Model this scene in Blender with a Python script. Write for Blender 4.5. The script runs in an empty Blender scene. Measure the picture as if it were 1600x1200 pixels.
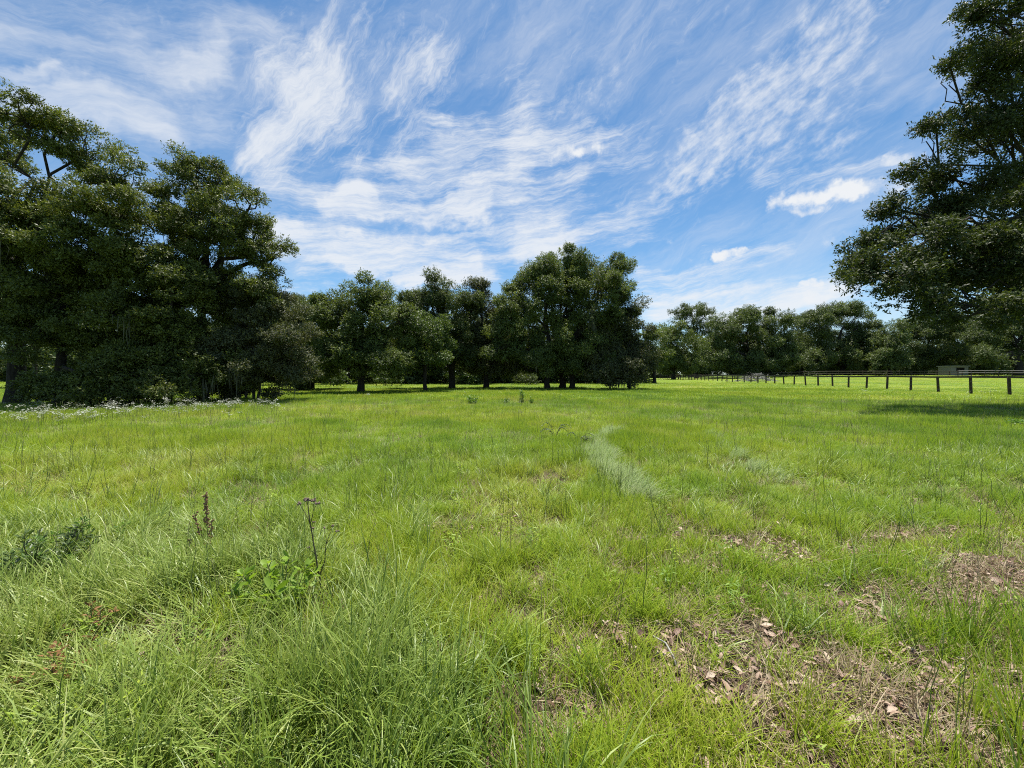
import bpy, bmesh, math, random
import numpy as np
from mathutils import Vector

C = bpy.context.scene.collection
SC = bpy.context.scene
R = math.radians

# ------------------------------------------------------------------ camera
F = 603.0            # focal length in photo pixels (1600 wide)
EYE = 1.45           # eye height
HZ = 585.0           # photo row of the horizon
cam_d = bpy.data.cameras.new('camera')
cam = bpy.data.objects.new('camera', cam_d)
C.objects.link(cam)
cam.location = (0, 0, EYE)
cam.rotation_euler = (R(90), 0, 0)
cam_d.sensor_width = 36.0
cam_d.lens = 36.0 * F / 1600.0
cam_d.shift_y = (HZ - 600.0) / 1600.0
cam_d.clip_start = 0.02
cam_d.clip_end = 8000
SC.camera = cam

SC.view_settings.view_transform = 'Standard'
SC.view_settings.look = 'None'
SC.view_settings.exposure = 0.86
SC.view_settings.gamma = 1.0
SC.view_settings.use_curve_mapping = False
SC.render.engine = 'CYCLES'
SC.cycles.use_denoising = False
SC.cycles.max_bounces = 6
SC.cycles.diffuse_bounces = 3
SC.cycles.glossy_bounces = 2
SC.cycles.transmission_bounces = 4
SC.cycles.sample_clamp_indirect = 3.0
SC.cycles.pixel_filter_type = 'BLACKMAN_HARRIS'
SC.cycles.filter_width = 1.05

# ------------------------------------------------------------------ sun and sky
SUN_EL, SUN_AZ = 75.0, 10.0          # azimuth measured from straight ahead, minus = left
sun_d = bpy.data.lights.new('sun', 'SUN')
sun_d.energy = 4.6
sun_d.angle = R(0.53)
sun_d.color = (1.0, 0.95, 0.87)
sun = bpy.data.objects.new('sun', sun_d)
C.objects.link(sun)
sun.location = (0, 0, 60)
to_sun = Vector((math.sin(R(SUN_AZ)) * math.cos(R(SUN_EL)), math.cos(R(SUN_AZ)) * math.cos(R(SUN_EL)), math.sin(R(SUN_EL))))
sun.rotation_euler = to_sun.to_track_quat('Z', 'Y').to_euler()


def build_sky():
    w = bpy.data.worlds.new('World')
    SC.world = w
    w.use_nodes = True
    nt = w.node_tree
    nt.nodes.clear()
    N, L = nt.nodes, nt.links

    def put(sock, v):
        if isinstance(v, (int, float)):
            sock.default_value = v
        elif isinstance(v, (tuple, list)):
            sock.default_value = v
        else:
            L.new(v, sock)

    def M(op, a, b=None, c=None, clamp=False):
        n = N.new('ShaderNodeMath'); n.operation = op; n.use_clamp = clamp
        put(n.inputs[0], a)
        if b is not None: put(n.inputs[1], b)
        if c is not None: put(n.inputs[2], c)
        return n.outputs[0]

    def V(op, a, b=None, s=None):
        n = N.new('ShaderNodeVectorMath'); n.operation = op
        put(n.inputs[0], a)
        if b is not None: put(n.inputs[1], b)
        if s is not None: put(n.inputs['Scale'], s)
        return n.outputs['Value'] if op in ('DOT_PRODUCT', 'LENGTH', 'DISTANCE') else n.outputs['Vector']

    def comb(x, y, z):
        n = N.new('ShaderNodeCombineXYZ')
        put(n.inputs[0], x); put(n.inputs[1], y); put(n.inputs[2], z)
        return n.outputs[0]

    def noise(vec, scale, detail, rough=0.55, dist=0.0, colour=False):
        n = N.new('ShaderNodeTexNoise')
        put(n.inputs['Vector'], vec)
        n.inputs['Scale'].default_value = scale
        n.inputs['Detail'].default_value = detail
        n.inputs['Roughness'].default_value = rough
        n.inputs['Distortion'].default_value = dist
        return n.outputs['Color'] if colour else n.outputs['Fac']

    def ramp(v, a, b, lo=0.0, hi=1.0):
        n = N.new('ShaderNodeMapRange'); n.interpolation_type = 'SMOOTHSTEP'
        put(n.inputs['Value'], v)
        n.inputs['From Min'].default_value = a; n.inputs['From Max'].default_value = b
        n.inputs['To Min'].default_value = lo; n.inputs['To Max'].default_value = hi
        return n.outputs['Result']

    def rot(vec, ang, sx, sy):
        n = N.new('ShaderNodeMapping')
        put(n.inputs['Vector'], vec)
        n.inputs['Rotation'].default_value = (0, 0, ang)
        return V('MULTIPLY', n.outputs[0], (sx, sy, 1.0))

    tc = N.new('ShaderNodeTexCoord')
    d = tc.outputs['Generated']
    sep = N.new('ShaderNodeSeparateXYZ'); L.new(d, sep.inputs[0])
    dx, dy, dz = sep.outputs
    az = M('ARCTAN2', dx, dy)
    el = M('ARCSINE', M('MINIMUM', M('MAXIMUM', dz, -0.999), 0.999))
    ang = comb(az, el, 0.0)                                  # where in the sky, in radians
    zz = M('ADD', M('MAXIMUM', dz, 0.0), 0.10)
    plane = comb(M('DIVIDE', dx, zz), M('DIVIDE', dy, zz), 0.0)   # on the flat cloud layer
    # wobble so that no cloud has a ruled edge
    wob = V('SCALE', V('SUBTRACT', noise(ang, 5.0, 4.0, 0.6, 0.0, True), (0.5, 0.5, 0.5)), s=0.15)
    wob2 = V('SCALE', V('SUBTRACT', noise(ang, 19.0, 4.0, 0.62, 0.0, True), (0.5, 0.5, 0.5)), s=0.06)
    angw = V('MULTIPLY', V('ADD', V('ADD', ang, wob), wob2), (1, 1, 0))
    angs = V('MULTIPLY', V('ADD', V('ADD', ang, V('SCALE', wob, s=0.12)), wob2), (1, 1, 0))

    def sky_at(px, py):
        a = math.atan((px - 800) / F)
        e = math.atan((HZ - py) / math.hypot(F, px - 800))
        return a, e

    def streak(p, q, wd, amp, src=None, hard=0.0):
        a = sky_at(*p); b = sky_at(*q)
        ax = (a[0], a[1], 0.0)
        ab = Vector((b[0] - a[0], b[1] - a[1], 0))
        l2 = max(ab.length_squared, 1e-6)
        mid = (p[0] + q[0]) / 2 - 800
        wr = wd * F / (F * F + mid * mid)
        pa = V('SUBTRACT', src or angw, ax)
        t = M('MULTIPLY', V('DOT_PRODUCT', pa, tuple(ab)), 1.0 / l2, clamp=True)
        dd = V('LENGTH', V('SUBTRACT', pa, V('SCALE', tuple(ab), s=t)))
        return ramp(dd, wr * (1.75 if src is None else 1.5), wr * hard, 0.0, amp)

    def total(items):
        s = items[0]
        for i in items[1:]:
            s = M('ADD', s, i)
        return s

    def fibres(deg, along, across, warp=.5, rough=.62, sc=1.0):
        """hair-like cloud texture combed at an angle (degrees from level)"""
        v = V('ADD', ang, V('SCALE', wob, s=warp))
        return noise(rot(v, R(-deg), along, across), sc, 11.0, rough)

    def wisps(items, fib, gain, lo, hi):
        m = M('MINIMUM', total(items), .95)
        return ramp(M('ADD', m, M('MULTIPLY', M('SUBTRACT', fib, .5), gain)), lo, hi)

    # steep sweep coming down from the top left of centre
    w1 = wisps([streak((600, -20), (480, 120), 60, .42), streak((500, 90), (430, 230), 50, .58), streak((440, 180), (520, 160), 46, .36),
                streak((430, 270), (395, 190), 40, .35), streak((620, 110), (672, 90), 34, .50), streak((640, 150), (690, 60), 30, .3), streak((560, 255), (640, 190), 40, .36)],
               fibres(48, 4.5, 21.0, .7, .74), 3.1, .14, 1.38)
    # long arc under it and the level bands lower down
    w2 = wisps([streak((420, 280), (560, 318), 32, .62), streak((540, 320), (740, 324), 20, .9), streak((740, 320), (900, 290), 26, .58), streak((560, 280), (800, 275), 30, .45),
                streak((640, 240), (820, 175), 36, .48), streak((700, 210), (960, 190), 26, .34), streak((810, 250), (1000, 215), 30, .45),
                streak((440, 378), (600, 396), 34, .95), streak((560, 416), (720, 412), 28, .85), streak((680, 395), (860, 375), 34, .62), streak((850, 372), (1020, 340), 36, .60),
                streak((450, 442), (520, 446), 18, .6), streak((640, 436), (760, 438), 20, .75), streak((1000, 430), (1230, 405), 20, .62), streak((1000, 470), (1330, 450), 30, .62),
                streak((1180, 300), (1400, 255), 26, .40), streak((1030, 500), (1300, 480), 30, .6)],
               fibres(8, 3.5, 26.0, .45, .74), 3.0, .14, 1.28)
    # pale bands at the upper left
    w3 = wisps([streak((-20, 165), (330, 110), 40, .66), streak((60, 150), (240, 190), 40, .45), streak((-60, 40), (180, 50), 70, .50), streak((190, 210), (330, 195), 45, .38),
                streak((250, 70), (420, 40), 50, .40), streak((0, 100), (90, 105), 16, .5)],
               fibres(14, 3.0, 16.0, .6, .66), 2.2, .10, 1.30)
    # thin veil at the upper right
    w4 = wisps([streak((860, 60), (1040, 0), 50, .36), streak((1360, 140), (1480, 100), 46, .52), streak((820, 140), (960, 90), 50, .3), streak((1300, 60), (1500, 20), 50, .36)],
               fibres(30, 3.0, 14.0, .8, .66), 2.0, .10, 1.35)
    # ripples of high cloud on the right
    mack = total([streak((1050, 290), (1160, 170), 46, .8, angs), streak((1150, 175), (1330, 20), 60, .85, angs), streak((1200, 170), (1330, 110), 50, .5, angs),
                  streak((1080, 250), (1300, 210), 50, .55, angs), streak((880, 170), (960, 120), 30, .4, angs),
                  streak((620, 345), (760, 352), 18, .8, angs)])
    ripn = noise(rot(V('ADD', ang, V('SCALE', wob, s=.25)), R(-24), 24.0, 44.0), 1.0, 6.0, .6)
    rip = ramp(M('ADD', M('MULTIPLY', M('MINIMUM', mack, .9), .62), M('MULTIPLY', M('SUBTRACT', ripn, .5), 2.3)), .05, 1.15)
    rip = M('MULTIPLY', rip, M('MINIMUM', M('MULTIPLY', mack, 2.5), 1.0))
    # small heaped clouds
    puff = total([streak((1205, 318), (1330, 308), 16, .95, angs, .0), streak((1250, 302), (1400, 292), 18, .85, angs, .0), streak((1250, 334), (1290, 332), 9, .7, angs, .0),
                  streak((1122, 399), (1152, 398), 10, 1.0, angs, .3),
                  streak((860, 240), (900, 238), 11, .55, angs, .0), streak((900, 238), (945, 226), 11, .6, angs, .0), streak((1258, 444), (1280, 444), 8, .8, angs, .4),
                  streak((1270, 468), (1330, 458), 15, .8, angs, .3), streak((1390, 252), (1440, 244), 14, .7, angs, .3)])
    puff = ramp(M('ADD', puff, M('MULTIPLY', M('SUBTRACT', noise(ang, 24.0, 7.0, .6), .5), 2.6)), .20, 1.35)
    veil = M('MULTIPLY', ramp(fibres(24, 2.0, 9.0, .6, .68), .38, .74), .30)
    low = M('MULTIPLY', ramp(el, 0.30, 0.0, 0.0, 0.40), ramp(fibres(3, 3.0, 20.0, .3), .3, .62))

    def over(a, b):
        return M('SUBTRACT', 1.0, M('MULTIPLY', M('SUBTRACT', 1.0, a, clamp=True), M('SUBTRACT', 1.0, b, clamp=True)))
    dens = puff
    for k, g in ((w1, .85), (w2, .88), (w3, .75), (w4, .6), (rip, .75), (veil, 1.0), (low, 1.0)):
        dens = over(dens, M('MULTIPLY', k, g))

    sky = N.new('ShaderNodeTexSky')
    sky.sky_type = 'NISHITA'
    sky.sun_disc = False
    sky.sun_elevation = R(SUN_EL)
    sky.sun_rotation = R(SUN_AZ)
    sky.altitude = 50
    sky.air_density = 1.0
    sky.dust_density = 0.25
    sky.ozone_density = 4.0
    mix = N.new('ShaderNodeMix'); mix.data_type = 'RGBA'
    L.new(dens, mix.inputs['Factor'])
    L.new(V('MULTIPLY', sky.outputs[0], (.565, .75, .80)), mix.inputs['A'])
    mix.inputs['B'].default_value = (4.75, 4.9, 5.1, 1)
    bg = N.new('ShaderNodeBackground')
    L.new(mix.outputs['Result'], bg.inputs['Color'])
    bg.inputs['Strength'].default_value = 0.10
    out = N.new('ShaderNodeOutputWorld')
    L.new(bg.outputs[0], out.inputs[0])
    w.cycles.sampling_method = 'MANUAL'
    w.cycles.sample_map_resolution = 512


build_sky()

# ------------------------------------------------------------------ helpers
def tag(o, label=None, cat=None, group=None, kind=None):
    if label: o['label'] = label
    if cat: o['category'] = cat
    if group: o['group'] = group
    if kind: o['kind'] = kind
    return o


def empty(name, loc, label, cat, group=None):
    o = bpy.data.objects.new(name, None)
    C.objects.link(o)
    o.location = loc
    o.empty_display_size = 0.3
    return tag(o, label, cat, group)


def sstep(a, b, x):
    t = np.clip((np.asarray(x, float) - a) / (b - a), 0, 1)
    return t * t * (3 - 2 * t)


def vnoise(x, y, scale, seed):
    """smooth value noise in 0..1"""
    g = np.random.default_rng(seed).random((64, 64))
    u = np.asarray(x) / scale; v = np.asarray(y) / scale
    i = np.floor(u).astype(int); j = np.floor(v).astype(int)
    a = u - i; b = v - j
    a = a * a * (3 - 2 * a); b = b * b * (3 - 2 * b)
    q = lambda ii, jj: g[ii % 64, jj % 64]
    return (q(i, j) * (1 - a) + q(i + 1, j) * a) * (1 - b) + (q(i, j + 1) * (1 - a) + q(i + 1, j + 1) * a) * b


FX0, FY0, FDX, FDY = 32.0, 24.8, 0.413, 2.46      # first fence post and the step to the next


def ground_z(x, y):
    x = np.asarray(x, float); y = np.asarray(y, float)
    xf = FX0 + (y - FY0) * (FDX / FDY)
    return 1.0 * sstep(4, 40, x - xf) * sstep(55, 100, y)


def at(px, py, Y):
    """point of the place seen at that photo pixel at distance Y"""
    return np.array([(px - 800) / F * Y, Y, EYE + (HZ - py) / F * Y])


def quad_mesh(name, verts, quads, mat, attrs=None, smooth=False):
    me = bpy.data.meshes.new(name)
    verts = np.asarray(verts, np.float32).reshape(-1, 3)
    quads = np.asarray(quads, np.int32).reshape(-1, 4)
    me.vertices.add(len(verts)); me.vertices.foreach_set('co', verts.ravel())
    me.loops.add(quads.size); me.loops.foreach_set('vertex_index', quads.ravel())
    me.polygons.add(len(quads))
    me.polygons.foreach_set('loop_start', np.arange(0, quads.size, 4, dtype=np.int32))
    if smooth:
        me.polygons.foreach_set('use_smooth', np.ones(len(quads), bool))
    for k, (dom, arr) in (attrs or {}).items():
        a = me.attributes.new(k, 'FLOAT', dom)
        a.data.foreach_set('value', np.asarray(arr, np.float32))
    me.update(calc_edges=True)
    if mat: me.materials.append(mat)
    return me


def obj(name, me, parent=None):
    o = bpy.data.objects.new(name, me)
    C.objects.link(o)
    if parent: o.parent = parent
    return o


class Tubes:
    def __init__(self):
        self.v = []; self.q = []; self.n = 0

    def add(self, pts, rad, sides=6, twist=0.0, lump=0.0, rng=None):
        pts = np.asarray(pts, float); rad = np.asarray(rad, float)
        k = len(pts)
        tan = np.gradient(pts, axis=0)
        tan /= np.linalg.norm(tan, axis=1)[:, None] + 1e-9
        ref = np.where(np.abs(tan[:, 2:3]) > 0.9, np.array([[1.0, 0, 0]]), np.array([[0, 0, 1.0]]))
        if np.abs(tan[:, 2]).mean() > 0.6: ref = np.tile([[1.0, 0.13, 0]], (k, 1))
        else: ref = np.tile([[0.05, 0.1, 1.0]], (k, 1))
        a = np.cross(tan, ref); a /= np.linalg.norm(a, axis=1)[:, None] + 1e-9
        b = np.cross(tan, a)
        th = np.linspace(0, 2 * math.pi, sides, endpoint=False)
        rr = rad[:, None] * np.ones((k, sides))
        if lump and rng is not None:
            rr *= 1 + lump * (rng.random((1, sides)) - .5) * 2 + lump * .5 * (rng.random((k, sides)) - .5)
        V = pts[:, None, :] + rr[..., None] * (np.cos(th)[None, :, None] * a[:, None, :] + np.sin(th)[None, :, None] * b[:, None, :])
        idx = self.n + np.arange(k * sides).reshape(k, sides)
        nx = np.roll(idx, -1, axis=1)
        q = np.stack([idx[:-1], nx[:-1], nx[1:], idx[1:]], -1).reshape(-1, 4)
        self.v.append(V.reshape(-1, 3)); self.q.append(q); self.n += k * sides
        # end cap as a fan of quads
        c = pts[-1] + tan[-1] * rad[-1] * 0.3
        self.v.append(c[None, :])
        last = idx[-1]
        if sides % 2 == 0:
            for s in range(0, sides, 2):
                self.q.append(np.array([[last[s], last[s + 1], last[(s + 2) % sides], self.n]]))
        self.n += 1

    def mesh(self, name, mat, off=(0, 0, 0)):
        return quad_mesh(name, np.concatenate(self.v) - np.asarray(off), np.concatenate(self.q), mat, smooth=True)


def curve_pts(a, b, n, rng, wob, sag=0.0):
    a = np.asarray(a, float); b = np.asarray(b, float)
    t = np.linspace(0, 1, n)[:, None]
    p = a + (b - a) * t
    w = rng.normal(0, wob, (n, 3)); w[0] = 0; w[-1] = 0
    p += w
    p[:, 2] += sag * np.sin(t[:, 0] * math.pi)
    return p


# ------------------------------------------------------------------ materials
def new_mat(name):
    m = bpy.data.materials.new(name)
    m.use_nodes = True
    nt = m.node_tree; nt.nodes.clear()
    return m, nt, nt.nodes, nt.links


def leaf_mat(name, dark, light, trans=0.28, rough=0.42, spec=0.45, tcol=None):
    m, nt, N, L = new_mat(name)
    at_ = N.new('ShaderNodeAttribute'); at_.attribute_name = 'var'
    r = N.new('ShaderNodeValToRGB')
    r.color_ramp.elements[0].color = (*dark, 1); r.color_ramp.elements[1].color = (*light, 1)
    L.new(at_.outputs['Fac'], r.inputs[0])
    p = N.new('ShaderNodeBsdfPrincipled')
    L.new(r.outputs[0], p.inputs['Base Color'])
    p.inputs['Roughness'].default_value = rough
    p.inputs['Specular IOR Level'].default_value = spec
    t = N.new('ShaderNodeBsdfTranslucent')
    mul = N.new('ShaderNodeMix'); mul.data_type = 'RGBA'; mul.blend_type = 'MULTIPLY'
    mul.inputs['Factor'].default_value = 1
    L.new(r.outputs[0], mul.inputs['A']); mul.inputs['B'].default_value = (*(tcol or (1.5, 1.5, .6)), 1)
    L.new(mul.outputs['Result'], t.inputs['Color'])
    mx = N.new('ShaderNodeMixShader'); mx.inputs[0].default_value = trans
    L.new(p.outputs[0], mx.inputs[1]); L.new(t.outputs[0], mx.inputs[2])
    o = N.new('ShaderNodeOutputMaterial'); L.new(mx.outputs[0], o.inputs[0])
    return m


def rough_mat(name, c1, c2, scale=6.0, rough=0.9, stretch=(1, 1, 1), bump=0.0, c3=None):
    m, nt, N, L = new_mat(name)
    tc = N.new('ShaderNodeTexCoord')
    mp = N.new('ShaderNodeMapping'); mp.inputs['Scale'].default_value = stretch
    L.new(tc.outputs['Object'], mp.inputs[0])
    n = N.new('ShaderNodeTexNoise'); n.inputs['Scale'].default_value = scale; n.inputs['Detail'].default_value = 8
    n.inputs['Roughness'].default_value = .65
    L.new(mp.outputs[0], n.inputs['Vector'])
    r = N.new('ShaderNodeValToRGB')
    r.color_ramp.elements[0].position = .3; r.color_ramp.elements[1].position = .7
    r.color_ramp.elements[0].color = (*c1, 1); r.color_ramp.elements[1].color = (*c2, 1)
    if c3:
        e = r.color_ramp.elements.new(.5); e.color = (*c3, 1)
    L.new(n.outputs['Fac'], r.inputs[0])
    p = N.new('ShaderNodeBsdfPrincipled')
    L.new(r.outputs[0], p.inputs['Base Color'])
    p.inputs['Roughness'].default_value = rough
    p.inputs['Specular IOR Level'].default_value = .25
    if bump:
        b = N.new('ShaderNodeBump'); b.inputs['Strength'].default_value = bump; b.inputs['Distance'].default_value = .03
        L.new(n.outputs['Fac'], b.inputs['Height']); L.new(b.outputs[0], p.inputs['Normal'])
    o = N.new('ShaderNodeOutputMaterial'); L.new(p.outputs[0], o.inputs[0])
    return m


def grass_mat(name, stops, trans=.40, rough=.52, spec=.42):
    """colour runs with the tuft's own tint, each blade a little off it"""
    m, nt, N, L = new_mat(name)
    ti = N.new('ShaderNodeAttribute'); ti.attribute_type = 'INSTANCER'; ti.attribute_name = 'tint'
    va = N.new('ShaderNodeAttribute'); va.attribute_name = 'var'
    ad = N.new('ShaderNodeMath'); ad.operation = 'MULTIPLY_ADD'
    L.new(va.outputs['Fac'], ad.inputs[0]); ad.inputs[1].default_value = .5; ad.inputs[2].default_value = -.25
    su = N.new('ShaderNodeMath'); su.operation = 'ADD'; su.use_clamp = True
    L.new(ti.outputs['Fac'], su.inputs[0]); L.new(ad.outputs[0], su.inputs[1])
    r = N.new('ShaderNodeValToRGB')
    while len(r.color_ramp.elements) > 1: r.color_ramp.elements.remove(r.color_ramp.elements[-1])
    r.color_ramp.elements[0].position = stops[0][0]; r.color_ramp.elements[0].color = (*stops[0][1], 1)
    for pos, col in stops[1:]:
        e = r.color_ramp.elements.new(pos); e.color = (*col, 1)
    L.new(su.outputs[0], r.inputs[0])
    p = N.new('ShaderNodeBsdfPrincipled')
    L.new(r.outputs[0], p.inputs['Base Color'])
    p.inputs['Roughness'].default_value = rough
    p.inputs['Specular IOR Level'].default_value = spec
    t = N.new('ShaderNodeBsdfTranslucent'); L.new(r.outputs[0], t.inputs['Color'])
    mx = N.new('ShaderNodeMixShader'); mx.inputs[0].default_value = trans
    L.new(p.outputs[0], mx.inputs[1]); L.new(t.outputs[0], mx.inputs[2])
    o = N.new('ShaderNodeOutputMaterial'); L.new(mx.outputs[0], o.inputs[0])
    return m


BARK = rough_mat('bark', (.016, .013, .010), (.055, .047, .038), 5, .95, (2.5, 2.5, .5), .6)
BARK_GREY = rough_mat('grey_bark', (.05, .045, .038), (.16, .145, .12), 6, .95, (2.5, 2.5, .5), .5)
MOSS = leaf_mat('hanging_moss', (.075, .08, .055), (.15, .15, .11), .2, .8, .1, (1, 1, .9))
LEAF_OLIVE = leaf_mat('olive_oak_leaf', (.052, .072, .017), (.150, .182, .042), .30, .5, .32)
LEAF_DARK = leaf_mat('dark_oak_leaf', (.042, .064, .020), (.128, .165, .052), .28, .55, .3)
LEAF_GREEN = leaf_mat('green_oak_leaf', (.056, .084, .022), (.165, .208, .058), .3, .55, .3)
LEAF_FRESH = leaf_mat('fresh_green_leaf', (.05, .085, .02), (.12, .17, .04), .3, .45, .35)
LEAF_GREY = leaf_mat('grey_green_leaf', (.055, .066, .028), (.125, .138, .062), .26, .55, .3)
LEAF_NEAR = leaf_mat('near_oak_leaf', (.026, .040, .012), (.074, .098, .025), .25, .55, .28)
LEAF_FAR = leaf_mat('far_leaf', (.046, .070, .023), (.138, .178, .056), .28, .5, .3)

GRASS = grass_mat('meadow_blade', [(0, (.125, .225, .040)), (.25, (.200, .330, .032)), (.5, (.305, .420, .026)), (.75, (.395, .455, .042)), (1, (.48, .44, .16))])
STRAW = grass_mat('dry_blade', [(0, (.17, .12, .075)), (.5, (.34, .26, .15)), (1, (.46, .39, .25))], .15, .6, .25)
STEM = grass_mat('green_stem', [(0, (.08, .125, .025)), (.5, (.15, .20, .045)), (1, (.25, .22, .10))], .1, .5, .3)
DEADLEAF = grass_mat('dead_leaf', [(0, (.038, .023, .016)), (.35, (.17, .100, .068)), (.7, (.34, .230, .160)), (1, (.48, .38, .28))], .1, .55, .35)
LAID_SHEEN = grass_mat('laid_blade_sheen', [(0, (.24, .34, .11)), (.5, (.38, .48, .20)), (1, (.54, .58, .34))], .3, .45, .5)  # sun sheen of the bent grass put into the colour as paler green
LONG = grass_mat('long_blade', [(0, (.070, .125, .022)), (.35, (.145, .225, .030)), (.65, (.265, .355, .058)), (1, (.44, .46, .16))], .30, .48, .55)
PETAL = grass_mat('white_petal', [(0, (.62, .64, .56)), (1, (.82, .82, .78))], .3, .6, .2)


def ground_mat():
    m, nt, N, L = new_mat('meadow_soil')
    tc = N.new('ShaderNodeTexCoord')
    def nz(s, d=6):
        n = N.new('ShaderNodeTexNoise'); n.inputs['Scale'].default_value = s; n.inputs['Detail'].default_value = d
        L.new(tc.outputs['Object'], n.inputs['Vector']); return n.outputs['Fac']
    r1 = N.new('ShaderNodeValToRGB')
    r1.color_ramp.elements[0].position = .35; r1.color_ramp.elements[0].color = (.030, .021, .015, 1)
    r1.color_ramp.elements[1].position = .68; r1.color_ramp.elements[1].color = (.135, .095, .065, 1)
    L.new(nz(28, 9), r1.inputs[0])
    r2 = N.new('ShaderNodeValToRGB')
    r2.color_ramp.elements[0].color = (.075, .125, .022, 1); r2.color_ramp.elements[1].color = (.15, .20, .035, 1)
    L.new(nz(.6, 8), r2.inputs[0])
    sep = N.new('ShaderNodeVectorMath'); sep.operation = 'LENGTH'; L.new(tc.outputs['Object'], sep.inputs[0])
    mr = N.new('ShaderNodeMapRange'); mr.inputs['From Min'].default_value = 5; mr.inputs['From Max'].default_value = 14
    L.new(sep.outputs['Value'], mr.inputs['Value'])
    mx = N.new('ShaderNodeMix'); mx.data_type = 'RGBA'
    L.new(mr.outputs[0], mx.inputs['Factor']); L.new(r1.outputs[0], mx.inputs['A']); L.new(r2.outputs[0], mx.inputs['B'])
    p = N.new('ShaderNodeBsdfPrincipled'); p.inputs['Roughness'].default_value = .95
    p.inputs['Specular IOR Level'].default_value = .1
    L.new(mx.outputs['Result'], p.inputs['Base Color'])
    b = N.new('ShaderNodeBump'); b.inputs['Strength'].default_value = .8; b.inputs['Distance'].default_value = .03
    L.new(nz(22, 8), b.inputs['Height']); L.new(b.outputs[0], p.inputs['Normal'])
    o = N.new('ShaderNodeOutputMaterial'); L.new(p.outputs[0], o.inputs[0])
    return m


# ------------------------------------------------------------------ ground
def build_ground():
    n = 241
    u = np.linspace(-1, 1, n)
    s = 3500 * np.sinh(7 * u) / math.sinh(7)
    X, Y = np.meshgrid(s, s)
    Z = ground_z(X, Y)
    V = np.stack([X, Y, Z], -1).reshape(-1, 3)
    i = np.arange(n * n).reshape(n, n)
    q = np.stack([i[:-1, :-1], i[:-1, 1:], i[1:, 1:], i[1:, :-1]], -1)
    o = obj('ground', quad_mesh('ground', V, q, ground_mat(), smooth=True))
    tag(o, 'flat meadow soil under the grass', 'ground', kind='structure')


build_ground()

# ------------------------------------------------------------------ trees
def unit(v):
    return v / (np.linalg.norm(v, axis=-1, keepdims=True) + 1e-9)


def foliage(rng, lobes, LL, LW, lai, cr, up=.7, flat=.6, per=8):
    """leaves of a crown: lobes > clumps > twigs > leaves. returns verts, quads, var, clump centres per lobe"""
    VV, VA, CC = [], [], []
    for (c, rad) in lobes:
        c = np.asarray(c); rad = np.asarray(rad)
        A = math.pi * rad[0] * rad[2]
        nl = int(lai * A / (0.5 * LL * LW))
        nt = max(4, nl // per)
        crl = min(cr, .6 * min(rad[0], rad[2]))
        nc = max(7, int(2.3 * A / (math.pi * crl * crl)))
        d = unit(rng.normal(0, 1, (nc, 3)))
        rr = (rng.random(nc) ** .42)[:, None] * rng.uniform(.8, 1.1, (nc, 1))
        cc = c + d * rad * rr
        cc[:, 2] += .1 * crl
        CC.append(cc)
        wt = rng.lognormal(0, .5, nc)
        wt /= wt.sum()
        k = rng.choice(nc, nt, p=wt)
        size = crl * rng.uniform(.55, 1.1, nc)
        g = unit(rng.normal(0, 1, (nt, 3))) * (rng.random((nt, 1)) ** .36)
        g[:, 2] = np.where(g[:, 2] < 0, g[:, 2] * .7, g[:, 2])
        tp = cc[k] + g * size[k][:, None] * np.array([1.0, 1.0, flat])
        out = unit(unit(tp - c) * .4 + 1.2 * unit(tp - cc[k]) + np.array([0, 0, .15]))
        # leaves sit along each twig, making sprays
        tw = unit(out + rng.normal(0, .45, (nt, 3)) - np.array([0, 0, .15]))
        sl = np.tile(np.linspace(0, 1, per), nt)[:, None]
        tp = np.repeat(tp, per, 0); out = np.repeat(out, per, 0); tw = np.repeat(tw, per, 0)
        n = len(tp)
        pos = tp + tw * sl * LL * rng.uniform(1.3, 2.6, (nt, 1)).repeat(per, 0) + rng.normal(0, LL * .22, (n, 3))
        t = unit(tw * .7 + rng.normal(0, .7, (n, 3)))
        nr = unit(np.array([0, 0, up * .75]) + out * .9 + rng.normal(0, .42, (n, 3)))
        b = unit(np.cross(nr, t)); 
        l = LL * rng.uniform(.65, 1.3, (n, 1)); w = LW * rng.uniform(.7, 1.25, (n, 1)) * .5
        nn = np.cross(t, b)
        v = np.stack([pos, pos + t * l * .5 + b * w + nn * l * .06, pos + t * l, pos + t * l * .5 - b * w + nn * l * .06], 1)
        VV.append(v.reshape(-1, 3))
        cv = rng.normal(.5, .16, nc)
        VA.append(np.clip(np.repeat(cv[k], per) + rng.normal(0, .2, n), 0, 1))
    V = np.concatenate(VV); va = np.concatenate(VA)
    q = np.arange(len(V)).reshape(-1, 4)
    return V, q, va, CC


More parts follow.
